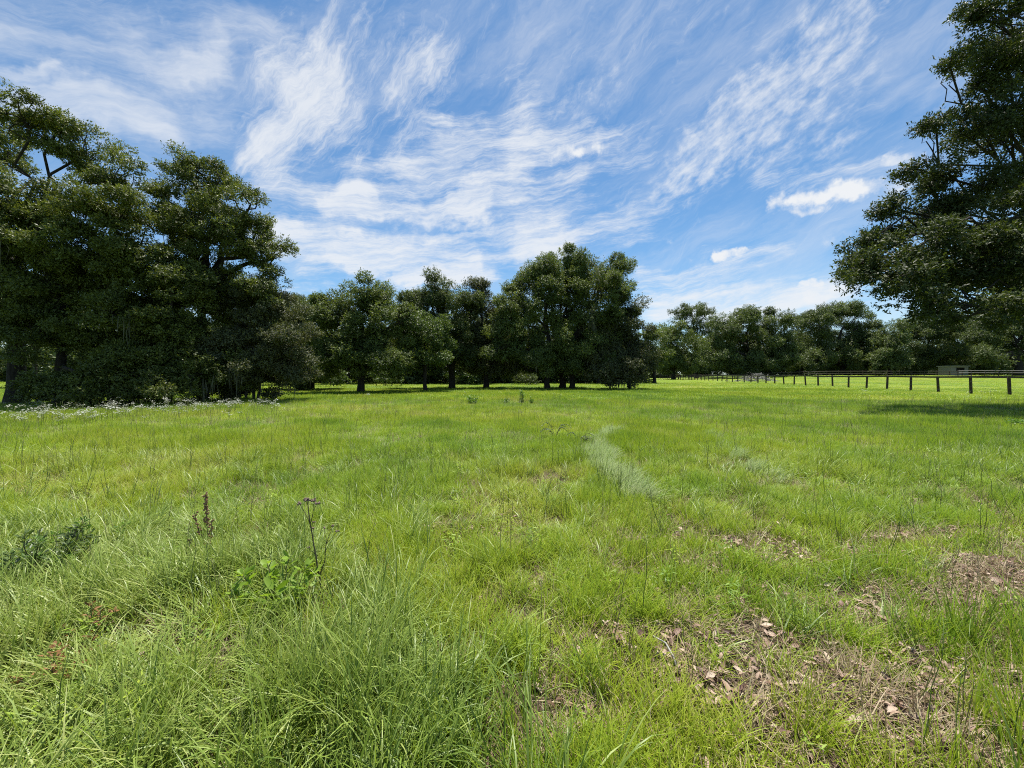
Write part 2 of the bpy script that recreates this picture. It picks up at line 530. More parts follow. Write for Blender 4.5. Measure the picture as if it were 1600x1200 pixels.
def moss_strands(rng, CC, n, lmin, lmax, w):
    pts = np.concatenate(CC)
    z0 = np.quantile(pts[:, 2], .75)
    pts = pts[pts[:, 2] < z0]
    p = pts[rng.integers(0, len(pts), n)] + rng.normal(0, .25, (n, 3))
    # strands hang in bunches
    bunch = p[rng.integers(0, max(6, n // 14), n)] + rng.normal(0, .16, (n, 3))
    l = rng.uniform(lmin, lmax, (n, 1)) * rng.uniform(.4, 1, (n, 1))
    a = rng.uniform(0, 2 * math.pi, n)
    d = np.stack([np.cos(a), np.sin(a), 0 * a], -1) * w
    s = rng.normal(0, .06, (n, 3)) * l; s[:, 2] = 0
    dn = np.array([0, 0, -1.0])
    p0 = bunch; p1 = bunch + dn * l * .5 + s; p2 = bunch + dn * l + s * .5
    v = np.stack([p0 - d * .5, p0 + d * .5, p1 + d, p1 - d, p2 + d * .1, p2 - d * .1], 1)
    i = np.arange(n)[:, None] * 6
    q = np.concatenate([i + np.array([[0, 1, 2, 3]]), i + np.array([[3, 2, 4, 5]])])
    v[..., 2] = np.maximum(v[..., 2], .12)
    va = np.tile(rng.random(n), 2)
    return v.reshape(-1, 3), q, va


def build_tree(seed, Y, trunk_px, trunk_r, lobes_px, leaf, label, cat='tree', name='oak_tree', LL=.10, LW=.05, lai=4.0, cr=.7,
               moss=0, fork=.38, lean=0.0, group=None, bark=None, stems=1, flat=.6, trunkY=None, limb=.42, depth=.85, twigs=7, skirt=None, grow=1.03):
    rng = np.random.default_rng(seed)
    tY = trunkY or Y
    bx = (trunk_px - 800) / F * tY
    base = np.array([bx, tY, float(ground_z(bx, tY))])
    lobes = []
    lobes_px = list(lobes_px)
    if skirt:
        sx0, sx1, sy, sr = skirt
        k = max(2, int((sx1 - sx0) / (sr * 1.5)))
        for i in range(k):
            for dd in (-.9, .7):
                lobes_px.append((sx0 + (sx1 - sx0) * (i + .5) / k + rng.normal(0, sr * .3), sy + rng.normal(0, sr * .3), sr * 1.25, sr * rng.uniform(.75, 1.1), dd * sr * 1.6 / F * Y))
    for lb in lobes_px:
        px, py, rx, ry = lb[:4]
        dY = lb[4] if len(lb) > 4 else rng.uniform(-.5, .5) * rx / F * Y
        yy = Y + dY
        c = at(px, py, yy)
        lobes.append((c, grow * np.array([rx, .5 * (rx + max(rx, ry)) * depth, ry]) / F * yy))
    top = max(c[2] + r[2] for c, r in lobes)
    root = empty(name, base, label, cat, group)
    V, q, va, CC = foliage(rng, lobes, LL, LW, lai * 1.25, cr, flat=flat)
    gz = base[2] + .03
    V[:, 2] = np.maximum(V[:, 2], gz + .02 * (np.arange(len(V)) % 7))
    obj('crown', quad_mesh('crown', V - base, q, leaf, {'var': ('FACE', va)}), root)
    # trunk and limbs
    tb = Tubes()
    for s in range(stems):
        off = np.array([rng.normal(0, .35), rng.normal(0, .35), 0]) if stems > 1 else np.zeros(3)
        fk = base + off * 1.6 + np.array([lean, rng.normal(0, .15), (top - base[2]) * fork * rng.uniform(.9, 1.1)])
        p = curve_pts(base + off + np.array([0, 0, -.15]), fk, 8, rng, trunk_r * .22)
        rr = np.linspace(trunk_r, trunk_r * .68, 8); rr[0] *= 1.45; rr[1] *= 1.1
        if stems > 1: rr *= .6
        tb.add(p, rr, 10, lump=.12, rng=rng)
        for li, ((c, r), cc) in enumerate(zip(lobes, CC)):
            if stems > 1 and li % stems != s: continue
            lo = base[2] + .8
            start = p[-1] if c[2] > fk[2] - .3 else p[max(2, int(len(p) * max(.3, min(.95, (c[2] - base[2]) * .7 / max(.1, fk[2] - base[2])))))]
            if c[2] < lo: start = p[2]
            ln = np.linalg.norm(c - start)
            r0 = min(trunk_r * limb * 1.3, .03 + .035 * ln) if ln > .2 else trunk_r * .3
            lp = curve_pts(start, c, 7, rng, .045 * ln, .10 * ln)
            tb.add(lp, np.linspace(r0, r0 * .45, 7), 7, lump=.1, rng=rng)
            for e in rng.choice(len(cc), min(twigs, len(cc)), replace=False):
                st = lp[rng.integers(5, 7)]
                l2 = np.linalg.norm(cc[e] - st)
                sp = curve_pts(st, cc[e], 5, rng, .10 * l2, .05 * l2)
                tb.add(sp, np.linspace(r0 * .38, r0 * .08 + .004, 5), 5)
    obj('trunk', tb.mesh('trunk', bark or BARK, base), root)
    if moss:
        mv, mq, mva = moss_strands(rng, CC, moss, .5, 1.7, .022 if Y < 25 else .035)
        mv[:, 2] = np.maximum(mv[:, 2], base[2] + .15)
        obj('hanging_moss', quad_mesh('hanging_moss', mv - base, mq, MOSS, {'var': ('FACE', mva)}), root)['kind'] = 'stuff'
    return root


FAST = False
# --- left edge of the meadow
GL = 'oaks along the left edge of the meadow'
build_tree(11, 18.5, 24, .30, [(45, 200, 78, 46), (-70, 195, 85, 60), (135, 238, 58, 36), (190, 276, 34, 28), (100, 195, 40, 22), (15, 250, 40, 18),
           (-90, 300, 70, 60), (170, 300, 40, 22)],
           LEAF_OLIVE, 'tallest left oak with an open top showing bare limbs against the sky', group=GL, LL=.105, LW=.05, lai=3.0, cr=.5, trunkY=17.6, twigs=12, limb=.22)
build_tree(12, 17.0, 92, .2, [(60, 345, 92, 62), (-60, 365, 95, 85), (140, 385, 70, 62), (40, 440, 95, 70), (-50, 480, 90, 62), (110, 470, 80, 60), (60, 520, 80, 45), (10, 300, 70, 36)],
           LEAF_OLIVE, 'dense dark oak at the left border whose foliage hangs over the black forked trunk', group=GL, LL=.105, LW=.05, lai=4.6, cr=.56, moss=160, skirt=(70, 190, 590, 28))
build_tree(13, 17.4, 178, .2, [(170, 350, 60, 55), (215, 400, 58, 60), (160, 450, 62, 60), (205, 490, 60, 62), (165, 555, 60, 55), (215, 585, 50, 42)],
           LEAF_OLIVE, 'dark oak with a curtain of foliage down to the ground left of the sunlit glade', group=GL, LL=.105, LW=.05, lai=4.4, cr=.54, moss=160, skirt=(140, 240, 594, 30))
build_tree(14, 20.0, 318, .26, [(293, 266, 46, 27), (336, 300, 56, 38), (268, 335, 46, 40), (386, 332, 34, 34), (330, 365, 80, 52), (402, 385, 30, 36), (428, 402, 24, 34), (405, 452, 50, 40),
           (300, 430, 85, 52), (350, 470, 70, 42), (296, 350, 46, 40)],
           LEAF_OLIVE, 'second tallest left oak with a domed top and a bulge toward the middle', group=GL, LL=.105, LW=.05, lai=3.7, cr=.5, moss=160, twigs=10, skirt=(290, 390, 575, 30))
build_tree(15, 18.2, 262, .18, [(265, 430, 58, 46), (240, 480, 52, 52), (285, 500, 56, 58), (250, 545, 52, 45), (300, 560, 36, 40)],
           LEAF_OLIVE, 'rounded dark oak in front of the domed one, over the glade', group=GL, LL=.11, LW=.05, lai=4.4, cr=.5, moss=140, skirt=(235, 340, 580, 28))
build_tree(16, 19.6, 392, .10, [(400, 490, 60, 48), (442, 530, 48, 56), (395, 560, 60, 48), (460, 582, 34, 44), (425, 590, 46, 36), (362, 545, 46, 52), (372, 600, 30, 24), (340, 470, 46, 40)],
           LEAF_GREY, 'low grey-green bushy oak with branches drooping to the grass, rightmost of the left group', group=GL, LL=.09, LW=.045, lai=4.4, cr=.5, moss=160, stems=4, bark=BARK_GREY)
build_tree(17, 15.4, 98, .05, [(85, 603, 42, 24), (118, 612, 36, 22), (60, 618, 26, 16), (140, 624, 24, 16)],
           LEAF_OLIVE, 'low leafy shrub in front of the left oaks beside the black trunk', 'shrub', 'leafy_shrub', LL=.10, LW=.05, lai=2.6, cr=.3, stems=4, fork=.4)
build_tree(18, 30, 318, .08, [(318, 592, 26, 16), (335, 583, 18, 14), (300, 602, 20, 12)],
           LEAF_FRESH, 'small light shrub standing in the glade behind the left oaks', 'shrub', 'leafy_shrub', LL=.13, LW=.05, lai=2.6, cr=.4, stems=3)

# --- middle
GM = 'oaks across the middle of the meadow edge'
P = dict(LL=.135, LW=.066, cr=.72, group=GM, grow=1.12, flat=.85)
build_tree(21, 34, 486, .26, [(480, 492, 40, 30), (455, 530, 42, 36), (505, 540, 36, 36), (440, 485, 30, 24), (480, 565, 44, 22), (430, 560, 40, 30)],
           LEAF_DARK, 'dark oak behind the low grey-green bushy oak, left of the thick-trunked round oak', lai=5.0, skirt=(435, 530, 575, 22), **P)
build_tree(22, 28.5, 563, .27, [(565, 462, 40, 27), (525, 488, 34, 28), (602, 484, 34, 26), (562, 500, 62, 32), (520, 532, 36, 28), (605, 535, 42, 24), (630, 498, 20, 20), (560, 540, 56, 20)],
           LEAF_GREEN, 'round oak with the thickest dark trunk at the left of the middle group', lai=4.6, skirt=(500, 640, 561, 22), **P)
build_tree(23, 31, 663, .16, [(660, 515, 36, 22), (686, 512, 18, 15), (632, 528, 28, 18), (668, 540, 34, 18), (650, 500, 20, 12)],
           LEAF_FRESH, 'smaller lighter green oak standing in front with one slim trunk', lai=4.1, skirt=(630, 695, 557, 15), **P)
build_tree(24, 37, 706, .30, [(690, 455, 32, 24), (652, 465, 30, 24), (640, 492, 34, 26), (718, 468, 34, 24), (690, 500, 56, 30), (660, 540, 40, 20), (705, 535, 40, 24)],
           LEAF_DARK, 'dark olive oak with a three-bump top behind the smaller lighter oak', lai=4.8, skirt=(640, 735, 561, 22), **P)
build_tree(25, 38, 760, .26, [(742, 466, 26, 25), (760, 500, 30, 34), (738, 520, 34, 34), (775, 540, 26, 32), (750, 560, 34, 18)],
           LEAF_GREY, 'greyish moss-hung oak squeezed left of the big central clump', lai=4.6, moss=300, skirt=(735, 790, 570, 20), **P)
build_tree(26, 35.5, 856, .25, [(824, 440, 32, 24), (797, 472, 26, 26), (798, 512, 34, 34), (838, 475, 42, 34), (850, 416, 28, 20), (822, 545, 44, 24)],
           LEAF_GREEN, 'left oak of the tall central clump, leftmost of its three trunks', lai=4.7, moss=300, skirt=(775, 865, 565, 22), **P)
build_tree(27, 37.5, 878, .27, [(893, 416, 46, 26), (870, 445, 48, 34), (915, 440, 40, 34), (890, 490, 54, 36), (880, 535, 56, 24)],
           LEAF_GREEN, 'highest oak of the central clump, on the middle one of its three trunks', lai=4.4, skirt=(835, 935, 561, 20), **P)
build_tree(28, 36, 893, .25, [(955, 424, 32, 27), (938, 455, 40, 30), (966, 458, 20, 26), (930, 505, 46, 34), (920, 545, 50, 24), (965, 500, 28, 24)],
           LEAF_GREEN, 'right oak of the central clump, on the rightmost of its three trunks', lai=4.2, moss=500, skirt=(890, 975, 567, 20), **P)
build_tree(29, 34.5, 984, .15, [(978, 498, 32, 32), (962, 540, 40, 32), (994, 535, 24, 40), (1004, 562, 18, 26), (975, 575, 34, 22), (935, 565, 30, 22)],
           LEAF_GREY, 'lower grey-green oak at the right foot of the central clump, trailing moss', lai=4.3, moss=700, skirt=(945, 1008, 583, 20), **P)
build_tree(30, 58, 1022, .25, [(1016, 540, 20, 24), (1024, 560, 18, 18), (1005, 560, 18, 20)],
           LEAF_GREEN, 'small oak peeping out right of the mossy grey-green oak', LL=.24, LW=.12, lai=4.3, cr=1.2, group=GM)
for k, (px, py, rx, ry, Y, lf, lab) in enumerate([
    (600, 585, 26, 14, 44, LEAF_FRESH, 'low shrub in the shade right of the thick dark trunk'),
    (520, 588, 20, 12, 42, LEAF_FRESH, 'low shrub in the shade left of the thick dark trunk'),
    (722, 583, 20, 18, 50, LEAF_FRESH, 'light shrub between the dark trunks left of the central clump'),
    (815, 590, 20, 10, 50, LEAF_DARK, 'dark low shrub just left of the three trunks of the central clump')]):
    build_tree(40 + k, Y, px, .06, [(px, py, rx, ry), (px + rx * .6, py + 4, rx * .6, ry * .8)], lf, lab, 'shrub', 'leafy_shrub', LL=.2, LW=.1, lai=2.9, cr=.5, stems=3)
# slimmer trees standing in the shade behind
GB = 'slim oaks in the shade behind the middle trees'
for k, (px, Y, top, rx, lab) in enumerate([
    (232, 36, 470, 46, 'slim shaded oak behind the left curtain of foliage'),
    (435, 48, 500, 36, 'slim shaded oak behind the low grey-green bushy oak'),
    (545, 52, 505, 34, 'slim shaded oak behind the thick trunk on its left side'),
    (632, 56, 500, 38, 'slim shaded oak between the thick-trunked and the smaller lighter oak'),
    (733, 54, 495, 34, 'slim shaded oak between the dark olive and the greyish oak'),
    (812, 60, 490, 36, 'slim shaded oak behind the left flank of the central clump'),
    (935, 56, 495, 34, 'slim shaded oak behind the right flank of the central clump'),
    (55, 40, 450, 50, 'slim shaded oak far behind the black forked trunk'),
    (345, 46, 480, 42, 'slim shaded oak behind the shrub in the glade')]):
    build_tree(60 + k, Y, px, .2, [(px, top + 25, rx * 1.2, 28), (px - rx * .6, top + 50, rx * 1.1, 28), (px + rx * .65, top + 55, rx * 1.1, 28)],
               LEAF_DARK, lab, LL=.2, LW=.1, lai=4.4, cr=1.0, group=GB, twigs=4)

# --- far side of the paddock
GR = 'oaks on the far side of the paddock'
Q = dict(LL=.32, LW=.17, cr=1.8, group=GR, twigs=5, grow=1.1, flat=.85)
build_tree(70, 100, 1052, .45, [(1048, 525, 26, 24), (1068, 545, 28, 24), (1034, 552, 18, 22), (1060, 565, 34, 16)],
           LEAF_GREEN, 'yellowish green oak at the left end of the paddock trees', lai=4.3, skirt=(1030, 1085, 568, 12), **Q)
build_tree(71, 128, 1088, .55, [(1080, 486, 30, 10), (1060, 492, 18, 9), (1102, 490, 18, 10), (1090, 512, 30, 18), (1100, 540, 34, 26)],
           LEAF_DARK, 'tall thin-topped oak rising behind the yellowish green one', lai=2.9, skirt=(1075, 1130, 560, 16), **Q)
build_tree(72, 108, 1172, .6, [(1170, 498, 42, 22), (1134, 522, 30, 28), (1208, 518, 30, 28), (1170, 540, 62, 28), (1120, 550, 22, 22), (1225, 550, 22, 20)],
           LEAF_FAR, 'broad round oak behind the grey brush pile', lai=4.6, skirt=(1110, 1240, 562, 16), **Q)
build_tree(73, 126, 1252, .5, [(1240, 503, 16, 15), (1262, 500, 14, 14), (1252, 530, 18, 24), (1258, 555, 26, 18)],
           LEAF_DARK, 'narrow darker oak between the two broad round paddock oaks', lai=3.6, skirt=(1235, 1275, 566, 12), **Q)
build_tree(74, 112, 1316, .6, [(1312, 490, 38, 18), (1282, 512, 34, 24), (1346, 508, 34, 24), (1300, 540, 52, 26), (1350, 540, 36, 26), (1370, 550, 22, 22)],
           LEAF_FAR, 'broad oak under the lowest tip of the near right crown', lai=4.6, skirt=(1255, 1385, 562, 16), **Q)
build_tree(75, 104, 1390, .45, [(1388, 545, 24, 20), (1400, 520, 26, 22), (1375, 560, 20, 14)],
           LEAF_FAR, 'smaller oak right of the broad one under the near crown', lai=4.3, skirt=(1365, 1415, 566, 12), **Q)
build_tree(76, 118, 1445, .55, [(1430, 520, 38, 24), (1462, 512, 36, 26), (1440, 550, 46, 22)],
           LEAF_DARK, 'dark oak left of the small grey shed', lai=4.6, skirt=(1400, 1490, 564, 14), **Q)
build_tree(77, 122, 1512, .55, [(1500, 515, 42, 28), (1530, 530, 34, 28), (1495, 552, 46, 18)],
           LEAF_DARK, 'dark oak behind the small grey shed', lai=4.6, skirt=(1465, 1545, 562, 14), **Q)
build_tree(78, 96, 1590, .75, [(1575, 500, 48, 30), (1620, 510, 50, 34), (1560, 535, 40, 22), (1640, 545, 40, 24)],
           LEAF_DARK, 'dark oak with a thick trunk at the right border beyond the fence', lai=4.3, skirt=(1530, 1575, 552, 14), **Q)

# --- near right oak
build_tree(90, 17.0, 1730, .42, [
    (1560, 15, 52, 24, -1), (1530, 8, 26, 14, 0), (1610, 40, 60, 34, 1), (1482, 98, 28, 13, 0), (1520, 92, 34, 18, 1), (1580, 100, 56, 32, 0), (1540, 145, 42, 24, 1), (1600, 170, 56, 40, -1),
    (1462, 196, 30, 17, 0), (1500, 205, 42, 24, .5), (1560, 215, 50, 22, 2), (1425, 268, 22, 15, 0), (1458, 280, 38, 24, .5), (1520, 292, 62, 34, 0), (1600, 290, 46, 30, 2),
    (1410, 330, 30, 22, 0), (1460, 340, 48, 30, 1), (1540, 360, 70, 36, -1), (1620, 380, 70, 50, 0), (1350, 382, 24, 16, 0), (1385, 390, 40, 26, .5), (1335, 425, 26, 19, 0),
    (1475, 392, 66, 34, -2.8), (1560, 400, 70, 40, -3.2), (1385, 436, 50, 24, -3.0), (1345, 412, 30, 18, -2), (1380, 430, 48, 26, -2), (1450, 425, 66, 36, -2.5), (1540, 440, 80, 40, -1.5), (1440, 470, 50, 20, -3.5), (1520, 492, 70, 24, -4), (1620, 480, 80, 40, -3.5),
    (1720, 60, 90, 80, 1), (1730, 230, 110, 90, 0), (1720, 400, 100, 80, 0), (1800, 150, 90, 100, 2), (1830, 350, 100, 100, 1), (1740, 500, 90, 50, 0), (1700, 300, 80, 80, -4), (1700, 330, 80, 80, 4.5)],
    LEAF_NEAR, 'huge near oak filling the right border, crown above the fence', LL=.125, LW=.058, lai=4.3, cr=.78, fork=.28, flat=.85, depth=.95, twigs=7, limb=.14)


# --- far woods that read as one mass
def far_wood(seed, x0, x1, Yf, hlo, hhi, name_label, step):
    rng = np.random.default_rng(seed)
    lobes = []
    for x in np.arange(x0, x1, step):
        Y = Yf(x) + rng.uniform(0, 11)
        z = float(ground_z(x, Y)); h = rng.uniform(hlo, hhi)
        lobes.append((np.array([x + rng.normal(0, step * .3), Y, z + h * .62]), np.array([step * .9, 4.0, h * .40])))
        for dy in (0, 3, 7):
            lobes.append((np.array([x + rng.normal(0, step * .5), Y + dy, z + h * rng.uniform(.1, .3)]), np.array([step * .9, 2.5, h * .24])))
    V, q, va, CC = foliage(rng, lobes, .5, .28, 4.2, 1.5)
    V[:, 2] = np.maximum(V[:, 2], .05)
    o = obj('distant_wood', quad_mesh('distant_wood', V, q, LEAF_FAR, {'var': ('FACE', va)}))
    tag(o, name_label, 'wood', kind='stuff')


far_wood(101, -130, 20, lambda x: 54 - .12 * x if x < 0 else 55, 7.5, 10.5, 'dark far wood closing the view behind the left and middle oaks', 4.2)
far_wood(102, 30, 330, lambda x: 150 + .02 * x, 9, 14, 'dark far wood closing the view behind the paddock oaks', 6.5)


# ------------------------------------------------------------------ fences, shed, brush pile
def post_mesh(name, r, h, mat):
    rng = np.random.default_rng(5)
    t = Tubes()
    zz = np.array([-.2, .2, h * .5, h - .03, h])
    t.add(np.stack([0 * zz, 0 * zz, zz], -1), np.array([r, r, r * .97, r * .95, r * .85]), 10, lump=.05, rng=rng)
    return t.mesh(name, mat)


WOOD = rough_mat('weathered_post', (.030, .022, .016), (.10, .076, .055), 7, .9, (3, 3, .6), .4)
RAIL = rough_mat('weathered_rail', (.035, .028, .022), (.11, .09, .072), 5, .9, (1, 1, 3), .3)
PALE = rough_mat('pale_rail', (.13, .125, .115), (.22, .21, .19), 3, .85)
WIRE = rough_mat('galvanised_wire', (.18, .18, .18), (.3, .3, .3), 9, .5)


def build_fence():
    root = empty('paddock_fence', (FX0, FY0, 0), 'dark wooden paddock fence with round posts running away to the right of the meadow', 'fence')
    rng = random.Random(3)
    pm = post_mesh('post', .085, 1.34, WOOD)
    t = Tubes(); wr = Tubes()
    pts = []
    for k in range(-4, 44):
        x, y = k * FDX, k * FDY
        o = obj('post', pm, root)
        o.location = (x + rng.uniform(-.03, .03), y, float(ground_z(FX0 + x, FY0 + y)) + rng.uniform(-.04, .02))
        o.rotation_euler = (rng.uniform(-.05, .05), rng.uniform(-.05, .05), rng.uniform(0, 6))
        pts.append((x - .10, y, 1.25 + rng.uniform(-.035, .03)))
    obj_mesh = bmesh.new()
    for a, b in zip(pts[:-1], pts[1:]):
        a = Vector(a); b = Vector(b)
        d = (b - a); l = d.length - .006; mid = (a + b) / 2
        res = bmesh.ops.create_cube(obj_mesh, size=1)
        rot = d.to_track_quat('Y', 'Z').to_matrix().to_4x4()
        from mathutils import Matrix
        mtx = Matrix.Translation(mid) @ rot @ Matrix.Diagonal((.04, l, .13, 1))
        bmesh.ops.transform(obj_mesh, matrix=mtx, verts=res['verts'])
    me = bpy.data.meshes.new('rail'); obj_mesh.to_mesh(me); obj_mesh.free(); me.materials.append(RAIL)
    obj('rail', me, root)
    for z in (.95, .62, .3):
        p = np.array([(x + .0, y, z) for x, y, _ in pts])
        wr.add(p, np.full(len(p), .005), 4)
    w = obj('wire', wr.mesh('wire', WIRE), root)


build_fence()


def far_fence(xa, ya, xb, yb, n, mat, pmat, zr, label, h):
    root = empty('far_fence', (xa, ya, 0), label, 'fence')
    pm = post_mesh('post', .08, h, pmat)
    P_ = []
    for k in range(n):
        t = k / (n - 1)
        x, y = xa + (xb - xa) * t, ya + (yb - ya) * t
        z = float(ground_z(x, y))
        o = obj('post', pm, root); o.location = (x - xa, y - ya, z)
        P_.append((x - xa, y - ya - .1, z))
    P_ = np.array(P_)
    for z in zr:
        t = Tubes(); t.add(P_ + np.array([0, 0, z]), np.full(n, .075), 4)
        obj('rail', t.mesh('rail', mat), root)


far_fence(42, 104, 112, 96, 26, RAIL, WOOD, (1.25, .7), 'brown rail fence on the far side of the paddock', 1.4)
far_fence(104, 90, 150, 84, 18, PALE, WOOD, (1.45, .95), 'pale grey rail fence beyond the paddock, in front of the shed', 1.5)


def bm_box(bm, x0, y0, z0, x1, y1, z1):
    res = bmesh.ops.create_cube(bm, size=1)
    for v in res['verts']:
        v.co = Vector(((x0 + x1) / 2 + v.co.x * (x1 - x0), (y0 + y1) / 2 + v.co.y * (y1 - y0), (z0 + z1) / 2 + v.co.z * (z1 - z0)))


def build_shed():
    x, y = 111.5, 98.0
    z = float(ground_z(x, y))
    root = empty('shed', (x, y, z), 'small grey shed with a dark open hatch beyond the paddock', 'shed')
    G = rough_mat('grey_boards', (.16, .155, .145), (.27, .26, .245), 4, .9, (6, 6, .4))
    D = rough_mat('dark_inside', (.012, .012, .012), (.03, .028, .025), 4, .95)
    T = rough_mat('shed_roof', (.26, .26, .25), (.38, .37, .36), 5, .7)
    b = bmesh.new()
    bm_box(b, 0, 0, 0, 4.4, .1, 1.2); bm_box(b, 0, 0, 1.2, 1.3, .1, 2.5); bm_box(b, 3.5, 0, 1.2, 4.4, .1, 2.5); bm_box(b, 1.3, 0, 2.2, 3.5, .1, 2.5)
    bm_box(b, 0, .1, 0, .1, 3, 2.5); bm_box(b, 4.3, .1, 0, 4.4, 3, 2.5); bm_box(b, .1, 2.9, 0, 4.3, 3, 2.5)
    me = bpy.data.meshes.new('wall'); b.to_mesh(me); b.free(); me.materials.append(G); obj('wall', me, root)
    b = bmesh.new(); bm_box(b, -.2, -.3, 2.5, 4.6, 3.3, 2.66)
    me = bpy.data.meshes.new('roof'); b.to_mesh(me); b.free(); me.materials.append(T); obj('roof', me, root)
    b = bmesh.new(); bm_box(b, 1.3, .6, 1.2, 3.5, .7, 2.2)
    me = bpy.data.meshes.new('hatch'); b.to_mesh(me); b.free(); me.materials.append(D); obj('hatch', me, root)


build_shed()


def build_brush():
    rng = np.random.default_rng(8)
    Y = 74.0; cx = (1183 - 800) / F * Y
    z = float(ground_z(cx, Y))
    base = np.array([cx, Y, z])
    root = empty('brush_pile', base, 'heap of pale grey dead branches beyond the fence', 'brush pile')
    D1 = rough_mat('bleached_branch', (.16, .15, .135), (.36, .34, .31), 6, .9)
    big = Tubes(); small = Tubes()
    for i in range(150):
        u = rng.normal(0, 1.9); v = rng.normal(0, 1.0)
        hmax = max(.2, 1.7 * math.exp(-(u / 2.4) ** 2))
        a = rng.uniform(0, 2 * math.pi); l = rng.uniform(1.0, 3.4) if i < 40 else rng.uniform(.6, 2)
        zc = rng.uniform(.1, hmax)
        d = np.array([math.cos(a), math.sin(a) * .6, rng.normal(.08, .22)]) * l / 2
        c = np.array([u, v, zc])
        p = curve_pts(c - d, c + d, 5, rng, .06 * l); p[:, 2] = np.maximum(p[:, 2], .05)
        r = rng.uniform(.05, .13) if i < 40 else rng.uniform(.015, .045)
        t = Tubes() if i < 40 else small
        t.add(p, np.linspace(r, r * .5, 5), 6)
        if i < 40: obj('log', t.mesh('log', D1), root)
    obj('brushwood', small.mesh('brushwood', D1), root)['kind'] = 'stuff'


build_brush()


# ------------------------------------------------------------------ meadow
def blades(rng, n, rad, hmin, hmax, wid, t0, t1, seg=4, twist=.5, pw=1.0, flatdir=None, spread=.45):
    """curved tapering blades growing from a disc"""
    a = rng.uniform(0, 2 * math.pi, n); r = rad * np.sqrt(rng.random(n))
    root = np.stack([r * np.cos(a), r * np.sin(a), np.full(n, -.01)], -1)
    ph = rng.uniform(0, 2 * math.pi, n) if flatdir is None else flatdir + rng.normal(0, spread, n)
    h = rng.uniform(hmin, hmax, n)
    th0 = rng.uniform(0, t0, n); th1 = th0 + rng.uniform(.25, 1, n) * t1
    w = wid * rng.uniform(.6, 1.3, n)
    side = ph + math.pi / 2 + rng.normal(0, twist, n)
    sd = np.stack([np.cos(side), np.sin(side), 0 * side], -1)
    pts = [root]; p = root.copy()
    for s in range(seg):
        f = ((s + .5) / seg) ** pw
        th = th0 + (th1 - th0) * f
        step = (h / seg)[:, None] * np.stack([np.sin(th) * np.cos(ph), np.sin(th) * np.sin(ph), np.cos(th)], -1)
        p = p + step
        pts.append(p.copy())
    prof = np.interp(np.linspace(0, 1, seg + 1), [0, .3, .7, 1], [.8, 1, .72, .06])
    V = np.stack([np.stack([q - sd * (w * pr)[:, None] * .5, q + sd * (w * pr)[:, None] * .5], 1) for q, pr in zip(pts, prof)], 1)
    V = V.reshape(n, -1, 3)
    b = (np.arange(n) * (2 * (seg + 1)))[:, None, None]
    s = np.arange(seg)[None, :, None] * 2
    Q = (b + s + np.array([0, 1, 3, 2])[None, None, :]).reshape(-1, 4)
    var = np.repeat(np.clip(rng.normal(.5, .22, n), 0, 1), seg)
    return V.reshape(-1, 3), Q, var


def flat_leaves(rng, n, pos, t, nr, L_, W_):
    b = unit(np.cross(nr, t)); l = L_[:, None]; w = W_[:, None] * .5
    nn = np.cross(t, b)
    v = np.stack([pos, pos + t * l * .28 + b * w * .8 + nn * w * .3, pos + t * l * .7 + b * w * .7 + nn * w * .25, pos + t * l, pos + t * l * .7 - b * w * .7 + nn * w * .25,
                  pos + t * l * .28 - b * w * .8 + nn * w * .3, pos + t * l * .28, pos + t * l * .7], 1)
    i = np.arange(n)[:, None] * 8
    q = np.concatenate([i + np.array([[0, 1, 6, 5]]), i + np.array([[1, 2, 7, 6]]), i + np.array([[6, 7, 4, 5]]), i + np.array([[7, 2, 3, 4]])])
    return v.reshape(-1, 3), q


def variants(cname, makers):
    col = bpy.data.collections.new(cname)
    for i, (v, q, var, mat) in enumerate(makers):
        me = quad_mesh('%s_%02d' % (cname, i), v, q, mat, {'var': ('FACE', var)})
        o = bpy.data.objects.new('%s_%02d' % (cname, i), me)
        col.objects.link(o)
    return col, len(makers)


